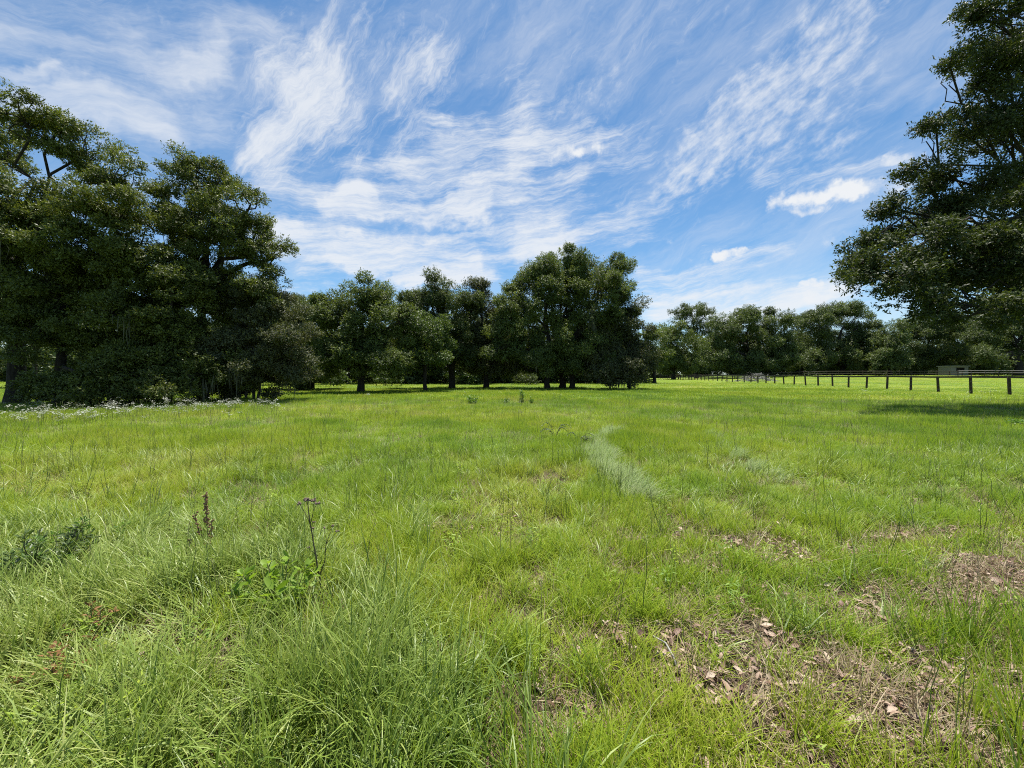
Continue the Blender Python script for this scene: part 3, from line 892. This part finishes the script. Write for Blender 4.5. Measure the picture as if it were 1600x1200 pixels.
def scatter(name, pts, rot, scl, idx, tint, col, label, cat):
    n = len(pts)
    me = bpy.data.meshes.new(name)
    me.vertices.add(n); me.vertices.foreach_set('co', np.asarray(pts, np.float32).ravel())
    for nm, ty, arr in (('rot', 'FLOAT_VECTOR', rot), ('scl', 'FLOAT_VECTOR', scl)):
        a = me.attributes.new(nm, ty, 'POINT'); a.data.foreach_set('vector', np.asarray(arr, np.float32).ravel())
    a = me.attributes.new('idx', 'INT', 'POINT'); a.data.foreach_set('value', np.asarray(idx, np.int32))
    a = me.attributes.new('tint', 'FLOAT', 'POINT'); a.data.foreach_set('value', np.asarray(tint, np.float32))
    o = obj(name, me)
    tag(o, label, cat, kind='stuff')
    g = bpy.data.node_groups.new(name, 'GeometryNodeTree')
    g.interface.new_socket('Geometry', in_out='INPUT', socket_type='NodeSocketGeometry')
    g.interface.new_socket('Geometry', in_out='OUTPUT', socket_type='NodeSocketGeometry')
    N, L = g.nodes, g.links
    gi = N.new('NodeGroupInput'); go = N.new('NodeGroupOutput')
    ci = N.new('GeometryNodeCollectionInfo')
    ci.inputs['Collection'].default_value = col
    ci.inputs['Separate Children'].default_value = True
    ci.inputs['Reset Children'].default_value = True
    ip = N.new('GeometryNodeInstanceOnPoints')
    ip.inputs['Pick Instance'].default_value = True

    def na(nm, ty):
        k = N.new('GeometryNodeInputNamedAttribute'); k.data_type = ty; k.inputs['Name'].default_value = nm
        return next(s for s in k.outputs if s.enabled and s.name == 'Attribute')
    er = N.new('FunctionNodeEulerToRotation')
    L.new(na('rot', 'FLOAT_VECTOR'), er.inputs[0])
    L.new(gi.outputs[0], ip.inputs['Points'])
    L.new(ci.outputs[0], ip.inputs['Instance'])
    L.new(na('idx', 'INT'), ip.inputs['Instance Index'])
    L.new(er.outputs[0], ip.inputs['Rotation'])
    L.new(na('scl', 'FLOAT_VECTOR'), ip.inputs['Scale'])
    L.new(ip.outputs[0], go.inputs[0])
    md = o.modifiers.new('scatter', 'NODES'); md.node_group = g
    return o


rg = np.random.default_rng(2024)
vs = []
# 0-4 long arching blades
for i in range(5):
    vs.append((*blades(rg, 26, .075, .13, .38, .0058, .40, 2.0, 6, pw=1.2, flatdir=None if i < 2 else 0.0, spread=.85), LONG))
# 5-9 fine upright meadow blades
for i in range(5):
    vs.append((*blades(rg, 30, .075, .08, .24, .0040, .42, 1.05, 4), GRASS))
# 10-13 short thin growth
for i in range(4):
    vs.append((*blades(rg, 28, .085, .04, .12, .0038, .6, 1.1, 3), GRASS))
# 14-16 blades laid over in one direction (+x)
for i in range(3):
    vs.append((*blades(rg, 34, .09, .20, .36, .0056, .55, 1.2, 5, flatdir=0.0, spread=.5), LAID_SHEEN))
# 17-19 dry thatch
for i in range(3):
    vs.append((*blades(rg, 34, .11, .10, .28, .0036, 1.3, .6, 3), STRAW))
# 20-23 wider spread tufts for the middle distance
for i in range(4):
    vs.append((*blades(rg, 62, .18, .08, .26, .0075, .38, .95, 3), GRASS))
# 24-27 broad tufts far off
for i in range(4):
    vs.append((*blades(rg, 90, .5, .08, .22, .019, .4, .9, 2), GRASS))
# 28-30 thin dark stems with a seed head
for i in range(3):
    parts = []
    t = Tubes()
    for k in range(rg.integers(1, 4)):
        x0 = rg.normal(0, .04, 2); h = rg.uniform(.30, .60)
        top = np.array([x0[0] + rg.normal(0, .07), x0[1] + rg.normal(0, .07), h])
        p = curve_pts((x0[0], x0[1], 0), top, 5, rg, .008)
        t.add(p, np.linspace(.0026, .0013, 5), 4)
        for s in range(5):
            f = top + np.array([0, 0, -.02 * s]) + rg.normal(0, .003, 3)
            d = np.array([rg.normal(0, .5), rg.normal(0, .5), .8]); d /= np.linalg.norm(d)
            t.add(np.array([f, f + d * .012, f + d * .022]), [.0008, .0018, .0005], 4)
    v = np.concatenate(t.v); q = np.concatenate(t.q)
    vs.append((v, q, rg.random(len(q)), STEM))
# 31-33 small broad-leaved weeds
for i in range(3):
    n = 34
    hz = rg.uniform(.02, .24, n); a = rg.uniform(0, 6.28, n)
    pos = np.stack([np.cos(a) * .03 + rg.normal(0, .035, n), np.sin(a) * .03 + rg.normal(0, .035, n), hz], -1)
    tt = unit(np.stack([np.cos(a), np.sin(a), rg.uniform(-.1, .7, n)], -1))
    nn = unit(np.array([0, 0, 1.]) + rg.normal(0, .35, (n, 3)))
    v, q = flat_leaves(rg, n, pos, tt, nn, rg.uniform(.03, .062, n), rg.uniform(.009, .017, n))
    vs.append((v, q, np.tile(np.clip(rg.normal(.5, .2, n), 0, 1), 4), GRASS))
TUFTS, _ = variants('tuft', vs)

TRACK = [np.array([(2.45, 9.6), (1.9, 8.2), (1.55, 7.2), (1.40, 6.0), (1.45, 5.0), (1.53, 4.45)]),
         np.array([(4.6, 9.0), (4.0, 7.4), (3.7, 6.2), (3.4, 5.0)])]


def seg_dist(x, y, poly):
    best = np.full(len(x), 1e9)
    for a, b in zip(poly[:-1], poly[1:]):
        ab = b - a; t = np.clip(((x - a[0]) * ab[0] + (y - a[1]) * ab[1]) / (ab @ ab), 0, 1)
        best = np.minimum(best, np.hypot(x - a[0] - t * ab[0], y - a[1] - t * ab[1]))
    return best


BARE = [(-.62, 3.55, .42, .13), (.98, 3.32, .22, .12), (.88, 2.80, .26, .13), (1.3, 2.9, .25, .1), (.10, 2.72, .22, .12), (3.45, 3.38, .5, .10), (4.1, 3.5, .4, .1),
        (-.3, 1.9, .25, .1), (.55, 2.1, .2, .12), (-2.0, 2.1, .3, .12), (.9, 1.75, .18, .12), (0.3, 1.62, .15, .08)]


def bare_ground(x, y):
    """where dead leaves lie and grass is thin"""
    e = x / np.maximum(y, .3)
    wr = sstep(.30, .60, e) * sstep(3.9, 2.9, y) * (1 - .5 * sstep(1.2, 1.34, e) * sstep(2.3, 1.7, y))
    nz = .6 * vnoise(x * .8 + y * .5, y - x * .3, .42, 5) + .4 * vnoise(x, y, .16, 6)
    nz = .72 * nz + .28 * vnoise(x, y, .07, 7)
    m = wr * sstep(.455, .66, nz + .06 * wr)
    for (bx, by, rx, ry) in BARE:
        dd = np.hypot((x - bx) / rx, (y - by) / ry) + .5 * (vnoise(x, y, .09, 9) - .5)
        m = np.maximum(m, .95 * sstep(1.15, .6, dd))
    mid = sstep(.0, .4, e) * sstep(4.6, 3.6, y) * sstep(.60, .72, nz) * .75
    return np.maximum(m, mid)


def lush_left(x, y):
    xb = -.15 - (y - 1.5) * .95
    return sstep(.55, -.45, x - xb) * sstep(4.2, 2.7, y)


def sample(y0, y1, dens, margin=1.9):
    ww = lambda y: 1.42 * y + margin + np.minimum(y, 8.0) * .25
    n = int(dens * (ww(y0) + ww(y1)) * (y1 - y0))
    y = rg.uniform(y0, y1, int(n * 1.4)); x = rg.uniform(-1, 1, len(y)) * ww(y1)
    k = np.abs(x) < ww(y)
    return x[k], y[k]


PX, PY, IDX, SCL, TNT, ROT = [], [], [], [], [], []


def push(x, y, idx, scl, tint, rot=None, tilt=.12):
    n = len(x)
    PX.append(x); PY.append(y); IDX.append(np.broadcast_to(idx, (n,)).astype(int))
    s = np.asarray(scl)
    SCL.append(s if s.ndim == 2 else np.repeat(np.broadcast_to(s, (n,))[:, None], 3, 1))
    TNT.append(np.broadcast_to(tint, (n,)))
    rz = rg.uniform(0, 6.283, n) if rot is None else rot
    ROT.append(np.stack([rg.normal(0, tilt, n), rg.normal(0, tilt, n), rz], -1))


def field_tint(x, y):
    big = vnoise(x, y, 2.6, 21); mid = vnoise(x, y, .8, 22); far = vnoise(x, y * .5, 9.0, 23)
    t = .47 + .38 * (big - .5) + .28 * (mid - .5) + .26 * (far - .5)
    return t - .05 * lush_left(x, y) + rg.normal(0, .06, len(x))


def meadow():
    # under the feet
    for (y0, y1, dn) in ((.5, 2.2, 470), (2.2, 4.2, 420), (4.2, 7.0, 290)):
        x, y = sample(y0, y1, dn)
        b = bare_ground(x, y); l = lush_left(x, y)
        tus = .5 * vnoise(x, y, .20, 71) + .5 * vnoise(x, y, .48, 72)
        keep = (rg.random(len(x)) > .38 * b) & (rg.random(len(x)) < .22 + .80 * sstep(.36, .60, tus)) & (rg.random(len(x)) > .7 * (seg_dist(x, y, TRACK[0]) < .16))
        x, y, b, l = x[keep], y[keep], b[keep], l[keep]
        n = len(x)
        near_right = sstep(.1, .5, x / y) * sstep(4.5, 3.0, y)
        u = rg.random(n)
        pa = np.clip(.07 + .62 * l - .1 * near_right, .03, .9)
        ps = np.clip(.95 * b + .45 * near_right * (1 - l), 0, .92)
        idx = np.where(u < pa * (1 - .6 * near_right), rg.integers(0, 5, n), np.where(u < pa + (1 - pa) * ps, rg.integers(10, 14, n), rg.integers(5, 10, n)))
        hs = .78 + .6 * (vnoise(x, y, .7, 31) - .5) + .6 * (vnoise(x, y, .22, 32) - .5)
        hs = hs * (1 + .7 * sstep(1.05, 1.2, x / y) * sstep(2.4, 1.8, y)) * (1 - .35 * b) * rg.uniform(.75, 1.25, n) * (1 + .12 * l)
        tn = field_tint(x, y) + .08 * near_right
        flow = 6.283 * (1.3 * vnoise(x, y, 1.1, 81) - .35) + rg.normal(0, 1.0, n)
        push(x, y, idx, np.stack([np.full(n, 1.0), np.full(n, 1.0), hs], -1) * rg.uniform(.85, 1.2, (n, 1)), tn, rot=flow)
        # dry thatch at the foot of the grass
        x, y = sample(y0, y1, dn * .26)
        k = rg.random(len(x)) < .30 + .7 * bare_ground(x, y) - .2 * lush_left(x, y)
        x, y = x[k], y[k]
        push(x, y, rg.integers(17, 20, len(x)), np.stack([np.full(len(x), 1.0)] * 2 + [rg.uniform(.25, .8, len(x))], -1), rg.uniform(.1, .95, len(x)))
        # stems and weeds
        x, y = sample(y0, y1, 9 if y0 > 1 else 6)
        k = rg.random(len(x)) < .35 + .6 * vnoise(x, y, 1.1, 41)
        x, y = x[k], y[k]
        push(x, y, rg.integers(28, 31, len(x)), rg.uniform(.6, 1.1, len(x)), rg.uniform(.1, .9, len(x)), tilt=.10)
        x, y = sample(y0, y1, 8)
        k = (rg.random(len(x)) < 1 - .8 * bare_ground(x, y)) & (rg.random(len(x)) < .15 + .7 * sstep(.5, .7, vnoise(x, y, .6, 42)) + .25 * lush_left(x, y))
        x, y = x[k], y[k]
        push(x, y, rg.integers(31, 34, len(x)), rg.uniform(.45, .95, len(x)), rg.uniform(.15, .6, len(x)))
    # middle distance
    for (y0, y1, dn, s) in ((7, 11, 190, 1.0), (11, 20, 84, 1.12)):
        x, y = sample(y0, y1, dn)
        kk = rg.random(len(x)) > .75 * (seg_dist(x, y, TRACK[0]) < .18)
        x, y = x[kk], y[kk]
        n = len(x)
        u = rg.random(n)
        idx = np.where(u < .35, rg.integers(5, 10, n), rg.integers(20, 24, n))
        hs = .80 + .95 * (vnoise(x, y, .50, 31) - .5) + .6 * (vnoise(x, y, 1.7, 33) - .5)
        push(x, y, idx, np.stack([np.full(n, s), np.full(n, s), hs * rg.uniform(.8, 1.2, n)], -1), field_tint(x, y))
        x, y = sample(y0, y1, 3.2)
        push(x, y, rg.integers(28, 31, len(x)), rg.uniform(.7, 1.1, len(x)), rg.uniform(.1, .9, len(x)), tilt=.10)
        x, y = sample(y0, y1, 9.0)
        push(x, y, rg.integers(17, 20, len(x)), rg.uniform(.8, 1.3, len(x)), rg.uniform(.5, .95, len(x)))
    # far
    for (y0, y1, dn, s) in ((20, 36, 19, 1.0), (36, 62, 7.0, 1.35), (62, 118, 2.4, 2.0)):
        x, y = sample(y0, y1, dn, 3)
        n = len(x)
        hs = (.9 if y0 < 60 else .6) * (1 - .4 * sstep(.7, 1.0, x / y)) * rg.uniform(.75, 1.2, n) * (1 + .8 * (vnoise(x, y, 2.2, 34) - .5) + .5 * (vnoise(x, y, .9, 35) - .5))
        push(x, y, rg.integers(24, 28, n), np.stack([np.full(n, s), np.full(n, s), hs / s * 1.0], -1), field_tint(x, y) + .04)
    # laid-over grass in the wheel tracks, its sun sheen painted as a paler colour
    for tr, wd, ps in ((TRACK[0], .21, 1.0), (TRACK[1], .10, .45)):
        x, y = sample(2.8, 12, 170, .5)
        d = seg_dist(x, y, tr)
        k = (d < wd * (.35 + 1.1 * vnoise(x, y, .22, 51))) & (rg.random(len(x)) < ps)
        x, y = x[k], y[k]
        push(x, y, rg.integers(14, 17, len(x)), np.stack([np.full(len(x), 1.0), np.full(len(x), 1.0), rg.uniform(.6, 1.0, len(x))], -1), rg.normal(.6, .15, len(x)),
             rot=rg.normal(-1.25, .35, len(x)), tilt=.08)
    x = np.concatenate(PX); y = np.concatenate(PY)
    pts = np.stack([x, y, ground_z(x, y)], -1)
    print('grass tufts', len(x))
    scatter('meadow_grass', pts, np.concatenate(ROT), np.concatenate(SCL), np.concatenate(IDX), np.concatenate(TNT), TUFTS,
            'tall green meadow grass covering the whole field', 'grass')


meadow()


def litter():
    vs = []
    for i in range(6):
        n = 1
        l = rg.uniform(.07, .12); w = l * rg.uniform(.32, .5)
        # a curled dead leaf: 5 x 3 grid bent along its length
        u = np.linspace(0, 1, 6); prof = np.array([.1, .75, 1, .85, .5, .04])
        V = []
        c1 = rg.uniform(-.9, 1.2); c2 = rg.uniform(.2, .9)
        for a, pr in zip(u, prof):
            for s in (-1, 0, 1):
                V.append(((a - .5) * l, s * w * .5 * pr, c1 * l * .35 * (a - .5) ** 2 * 2 + c2 * w * .35 * abs(s) * pr))
        Q = [(k * 3 + j, k * 3 + j + 1, k * 3 + j + 4, k * 3 + j + 3) for k in range(5) for j in range(2)]
        vs.append((np.array(V), np.array(Q), np.full(10, .5), DEADLEAF))
    col, n = variants('dead_leaf', vs)
    x, y = sample(.5, 4.6, 2300)
    b = bare_ground(x, y)
    k = rg.random(len(x)) < np.clip(b * (.35 + .6 * sstep(.35, .6, vnoise(x, y, .11, 91))), .03, 1)
    x, y, b = x[k], y[k], b[k]
    m = len(x)
    z = ground_z(x, y) + rg.uniform(.004, .05, m)
    rot = np.stack([rg.normal(0, .42, m), rg.normal(0, .42, m), rg.normal(-.5, .9, m)], -1)
    print('dead leaves', m)
    scatter('leaf_litter', np.stack([x, y, z], -1), rot, np.repeat(rg.uniform(.28, .64, (m, 1)), 3, 1), rg.integers(0, n, m),
            np.clip(rg.normal(.55, .28, m), 0, 1), col, 'brown dead leaves and thatch in the bare patches at lower right', 'leaf litter')


litter()


def flowers():
    vs = []
    for i in range(4):
        t = Tubes(); heads = []
        for k in range(3):
            b = rg.normal(0, .05, 2); top = np.array([b[0] + rg.normal(0, .06), b[1] + rg.normal(0, .06), rg.uniform(.34, .5)])
            t.add(curve_pts((b[0], b[1], 0), top, 4, rg, .01), np.linspace(.003, .0018, 4), 4)
            for s in range(4):
                e = top + np.array([rg.normal(0, .045), rg.normal(0, .045), rg.uniform(-.02, .05)])
                t.add(np.array([top + (0, 0, -.05), e]), [.0014, .001], 4)
                heads.append(e)
        v = np.concatenate(t.v); q = np.concatenate(t.q)
        me = quad_mesh('flower_stem', v, q, STEM, {'var': ('FACE', rg.random(len(q)))})
        hp = np.repeat(np.array(heads), 9, 0); n = len(hp)
        a = rg.uniform(0, 6.28, n)
        tt = unit(np.stack([np.cos(a), np.sin(a), rg.uniform(.0, .5, n)], -1)); nn = unit(np.array([0, 0, 1.]) + rg.normal(0, .3, (n, 3)))
        pv, pq = flat_leaves(rg, n, hp, tt, nn, np.full(n, .02), np.full(n, .012))
        vs.append((v, q, rg.random(len(q)), pv, pq, rg.random(len(pq))))
    col = bpy.data.collections.new('flower')
    for i, (v, q, a, pv, pq, pa) in enumerate(vs):
        me = quad_mesh('flower_%02d' % i, np.concatenate([v, pv]), np.concatenate([q, pq + len(v)]), STEM, {'var': ('FACE', np.concatenate([a, pa]))})
        me.materials.append(PETAL)
        me.polygons.foreach_set('material_index', np.concatenate([np.zeros(len(q)), np.ones(len(pq))]).astype(np.int32))
        o = bpy.data.objects.new('flower_%02d' % i, me); col.objects.link(o)
    n = 480
    px = rg.uniform(-120, 440, n)
    py = 661 + rg.normal(0, 10, n) - .05 * (px - 60)
    Y = EYE * F / (py - HZ); X = (px - 800) / F * Y
    k = (rg.random(n) < .18 + .9 * sstep(.4, .65, vnoise(X, Y, 1.3, 61))) & (Y < 17.5)
    X, Y = X[k], Y[k]; m = len(X)
    # a few strays in the open field
    xs, ys = sample(15, 24, .02, 0); X = np.concatenate([X, xs]); Y = np.concatenate([Y, ys]); m = len(X)
    rot = np.stack([rg.normal(0, .1, m), rg.normal(0, .1, m), rg.uniform(0, 6.28, m)], -1)
    scatter('white_wildflowers', np.stack([X, Y, ground_z(X, Y)], -1), rot, np.repeat(rg.uniform(.7, 1.15, (m, 1)), 3, 1), rg.integers(0, 4, m), rg.random(m), col,
            'small white wildflowers in a drift before the left oaks', 'wildflowers')


flowers()

# ------------------------------------------------------------------ single plants
DRYSTEM = rough_mat('dry_stem', (.065, .055, .032), (.14, .12, .07), 20)
SEED = rough_mat('seed_head', (.11, .075, .058), (.25, .185, .15), 40, .95)
RUST = leaf_mat('rust_leaf', (.17, .085, .035), (.32, .17, .07), .25, .6, .2, (1, 1, 1))
WEED = leaf_mat('weed_leaf', (.07, .15, .03), (.16, .28, .04), .35, .45, .35, (1.3, 1.3, .6))
BRIGHT = leaf_mat('bright_weed_leaf', (.17, .28, .03), (.27, .40, .05), .4, .5, .3, (1.2, 1.2, .6))
FERN = leaf_mat('frond_leaf', (.05, .085, .024), (.115, .165, .045), .25, .45, .35)


def clump(rng, t, p, n, r, seedr):
    for i in range(n):
        d = unit(rng.normal(0, 1, 3)); d[2] = abs(d[2]) * .7
        c = p + d * r * rng.uniform(.3, 1)
        t.add(np.array([c - (0, 0, seedr), c, c + np.array([0, 0, seedr])]), [seedr * .4, seedr, seedr * .3], 6)


def dried_weed():
    rng = np.random.default_rng(33)
    b = at(505, 938, 2.48); b[2] = 0
    root = empty('dried_weed', b, 'tall dried weed with brown seed heads standing in the left foreground', 'weed')
    st = Tubes()

    def head(e, n, r, sr):
        hd = Tubes(); clump(rng, hd, e, n, r, sr)
        obj('seed_head', hd.mesh('seed_head', SEED), root)
    top = at(482, 800, 2.48) - b
    main = curve_pts((0, 0, 0), top, 9, rng, .006)
    st.add(main, np.linspace(.006, .0028, 9), 6)
    ends = [top + np.array(o) for o in ((-.06, 0, .055), (-.025, .02, .07), (.0, -.01, .075), (.03, .01, .07), (.06, -.01, .055))]
    for e in ends:
        st.add(curve_pts(main[-2], e, 4, rng, .004), np.linspace(.0025, .0014, 4), 5)
        head(e, 13, .020, .0065)
    side = at(514, 838, 2.44) - b
    sp = curve_pts(main[2], side, 6, rng, .006); st.add(sp, np.linspace(.0045, .002, 6), 5)
    for o in ((-.03, 0, .05), (.02, .01, .06), (.05, 0, .03)):
        st.add(curve_pts(sp[-2], side + np.array(o), 4, rng, .003), np.linspace(.002, .0012, 4), 5)
        head(side + np.array(o), 6, .012, .0048)
    for k in (4, 5, 6):
        e = main[k] + np.array([rng.uniform(-.06, .06), rng.normal(0, .03), rng.uniform(.05, .1)])
        st.add(curve_pts(main[k], e, 4, rng, .004), np.linspace(.0022, .0012, 4), 5); head(e, 5, .010, .0045)
    obj('stem', st.mesh('stem', DRYSTEM), root)


def dock():
    rng = np.random.default_rng(34)
    b = at(326, 878, 2.98); b[2] = 0
    root = empty('dead_dock', b, 'dead rusty brown dock stalk in the grass left of the dried weed', 'weed')
    st = Tubes()
    RS = rough_mat('rust_seed', (.18, .095, .05), (.36, .21, .12), 40, .95)
    for (px, py, n) in ((322, 772, 60), (308, 800, 18), (334, 812, 16), (300, 838, 10), (338, 838, 10)):
        e = at(px, py, 2.98) - b + np.array([0, rng.normal(0, .05), 0])
        p = curve_pts((rng.normal(0, .01), rng.normal(0, .01), 0), e, 7, rng, .006)
        st.add(p, np.linspace(.0045, .002, 7), 5)
        hd = Tubes()
        for i in range(n):
            c = p[-1] * (1 - i / n * .45) + rng.normal(0, .008, 3)
            hd.add(np.array([c - (0, 0, .007), c, c + np.array([0, 0, .009])]), [.003, .009, .002], 5)
        obj('seed_head', hd.mesh('seed_head', RS), root)
    obj('stem', st.mesh('stem', DRYSTEM), root)


def leafy(name, label, cat, b, h, spread, n, L_, W_, mat, seed, spike=False, stems=5, group=None):
    rng = np.random.default_rng(seed)
    root = empty(name, b, label, cat, group)
    st = Tubes(); P_, T_ = [], []
    for s in range(stems):
        a = rng.uniform(0, 6.28); rr = spread * math.sqrt(rng.random()) * (.35 if spike else 1)
        hh = h * (1 - .45 * rr / max(spread, .01)) * rng.uniform(.8, 1.05)
        top = np.array([math.cos(a) * rr, math.sin(a) * rr, hh])
        p = curve_pts((top[0] * .3, top[1] * .3, 0), top, 6, rng, .02 * h)
        st.add(p, np.linspace(.008 * h + .001, .002, 6), 5)
        m = n // stems
        u = rng.random(m) ** .8
        q = np.stack([np.interp(u, np.linspace(0, 1, 6), p[:, k]) for k in range(3)], -1)
        ang = rng.uniform(0, 6.28, m)
        d = unit(np.stack([np.cos(ang), np.sin(ang), rng.uniform(.1, 1.0, m)], -1))
        wdt = (1.1 - u) * spread * (.8 if spike else .35)
        q = q + d * (wdt * rng.random(m))[:, None]
        P_.append(q); T_.append(d)
    P_ = np.concatenate(P_); T_ = np.concatenate(T_); m = len(P_)
    nn = unit(np.array([0, 0, 1.]) + rng.normal(0, .5, (m, 3)))
    v, q = flat_leaves(rng, m, P_, T_, nn, rng.uniform(.6, 1.2, m) * L_, rng.uniform(.7, 1.2, m) * W_)
    v[:, 2] = np.maximum(v[:, 2], .004)
    obj('stem', st.mesh('stem', DRYSTEM), root)
    obj('foliage', quad_mesh('foliage', v, q, mat, {'var': ('FACE', np.tile(rng.random(m), 4))}), root)
    return root


def gpt(px, py):
    Y = EYE * F / (py - HZ)
    return np.array([(px - 800) / F * Y, Y, 0.0])


def fronds():
    for k, (px, py, lab) in enumerate(((868, 690, 'dark plant with thin arching fronds in mid field, the left one'), (905, 700, 'dark plant with drooping fronds in mid field, right and lower'))):
        rng = np.random.default_rng(50 + k)
        b = gpt(px, py)
        root = empty('frond_plant', b, lab, 'plant', 'frond plants in mid field')
        st = Tubes(); V, Q, n0 = [], [], 0
        for s in range(6):
            a = rng.choice([0, math.pi]) + rng.normal(0, .5)
            l = rng.uniform(.22, .38); h = rng.uniform(.26, .42) * (1 if k == 0 else .8)
            u = np.linspace(0, 1, 9)
            p = np.stack([np.cos(a) * l * u ** 1.3, np.sin(a) * l * u ** 1.3, h * np.sin(u * 2.3) / math.sin(1.57)], -1)
            st.add(p, np.linspace(.004, .0015, 9), 5)
            m = 40
            uu = rng.uniform(.3, 1, m)
            pos = np.stack([np.interp(uu, u, p[:, i]) for i in range(3)], -1)
            sd = np.where(rng.random(m) < .5, -1, 1)
            t = unit(np.stack([-np.sin(a) * sd + .4 * np.cos(a), np.cos(a) * sd + .4 * np.sin(a), -.25 + 0 * sd], -1) + rng.normal(0, .15, (m, 3)))
            v, q = flat_leaves(rng, m, pos, t, unit(np.array([0, 0, 1.]) + rng.normal(0, .2, (m, 3))), np.full(m, .055), np.full(m, .018))
            obj('frond', quad_mesh('frond', v, q, FERN, {'var': ('FACE', rng.random(len(q)))}), root)
        obj('stem', st.mesh('stem', DRYSTEM), root)


dried_weed()
dock()
fronds()
leafy('feathery_sapling', 'spiky feathery green sapling upright in the open field before the central oaks', 'sapling', gpt(816, 634), .80, .24, 420, .085, .02, WEED, 71, True, 7)
leafy('leafy_weed', 'small bushy weed just right of the spiky sapling', 'weed', gpt(829, 634), .48, .16, 220, .08, .03, WEED, 72, False, 6)
leafy('leafy_weed', 'round bushy weed alone in the open field left of the spiky sapling', 'weed', gpt(736, 634), .66, .34, 420, .10, .035, WEED, 73, False, 9)
leafy('leafy_weed', 'thin bushy weed between the round weed and the spiky sapling', 'weed', gpt(790, 633), .44, .25, 200, .08, .03, WEED, 74, False, 6)
leafy('broadleaf_weed', 'bright yellow-green broad-leaved weed left of the dried weed stem', 'weed', gpt(432, 955), .36, .26, 170, .08, .036, BRIGHT, 75, False, 8)
leafy('broadleaf_weed', 'dark broad-leaved weed at the left border of the grass', 'weed', gpt(45, 925), .50, .40, 1300, .040, .013, FERN, 76, False, 12)
leafy('broadleaf_weed', 'green bushy weed behind the dark one at the left border', 'weed', gpt(120, 895), .44, .38, 1100, .040, .013, WEED, 77, False, 12)
leafy('rusty_weed', 'rusty orange withered weed low in the lower left grass', 'weed', gpt(100, 1075), .27, .16, 140, .04, .016, RUST, 78, False, 6)
leafy('rusty_weed', 'smaller reddish withered weed further back in the lower left grass', 'weed', gpt(142, 1010), .27, .10, 80, .036, .014, RUST, 79, False, 5)
leafy('broadleaf_weed', 'light green weed low beside the dark shadow of the right oak', 'weed', gpt(1588, 668), .26, .5, 200, .12, .06, WEED, 80, False, 12)


def stick():
    rng = np.random.default_rng(91)
    p = [at(1020, 1030, 1.98), at(1040, 1045, 1.94), at(1052, 1065, 1.90), at(1060, 1082, 1.86)]
    p = np.array(p); b = p[1].copy(); b[2] = 0
    p[:, 2] = np.array([.11, .10, .06, .015])
    t = Tubes(); t.add(p - b, [.002, .0045, .006, .006], 6)
    o = obj('dead_twig', t.mesh('dead_twig', rough_mat('bleached_twig', (.3, .28, .24), (.5, .47, .42), 20)))
    o.location = b
    tag(o, 'pale curved dead twig lying in the foreground grass', 'twig')


stick()
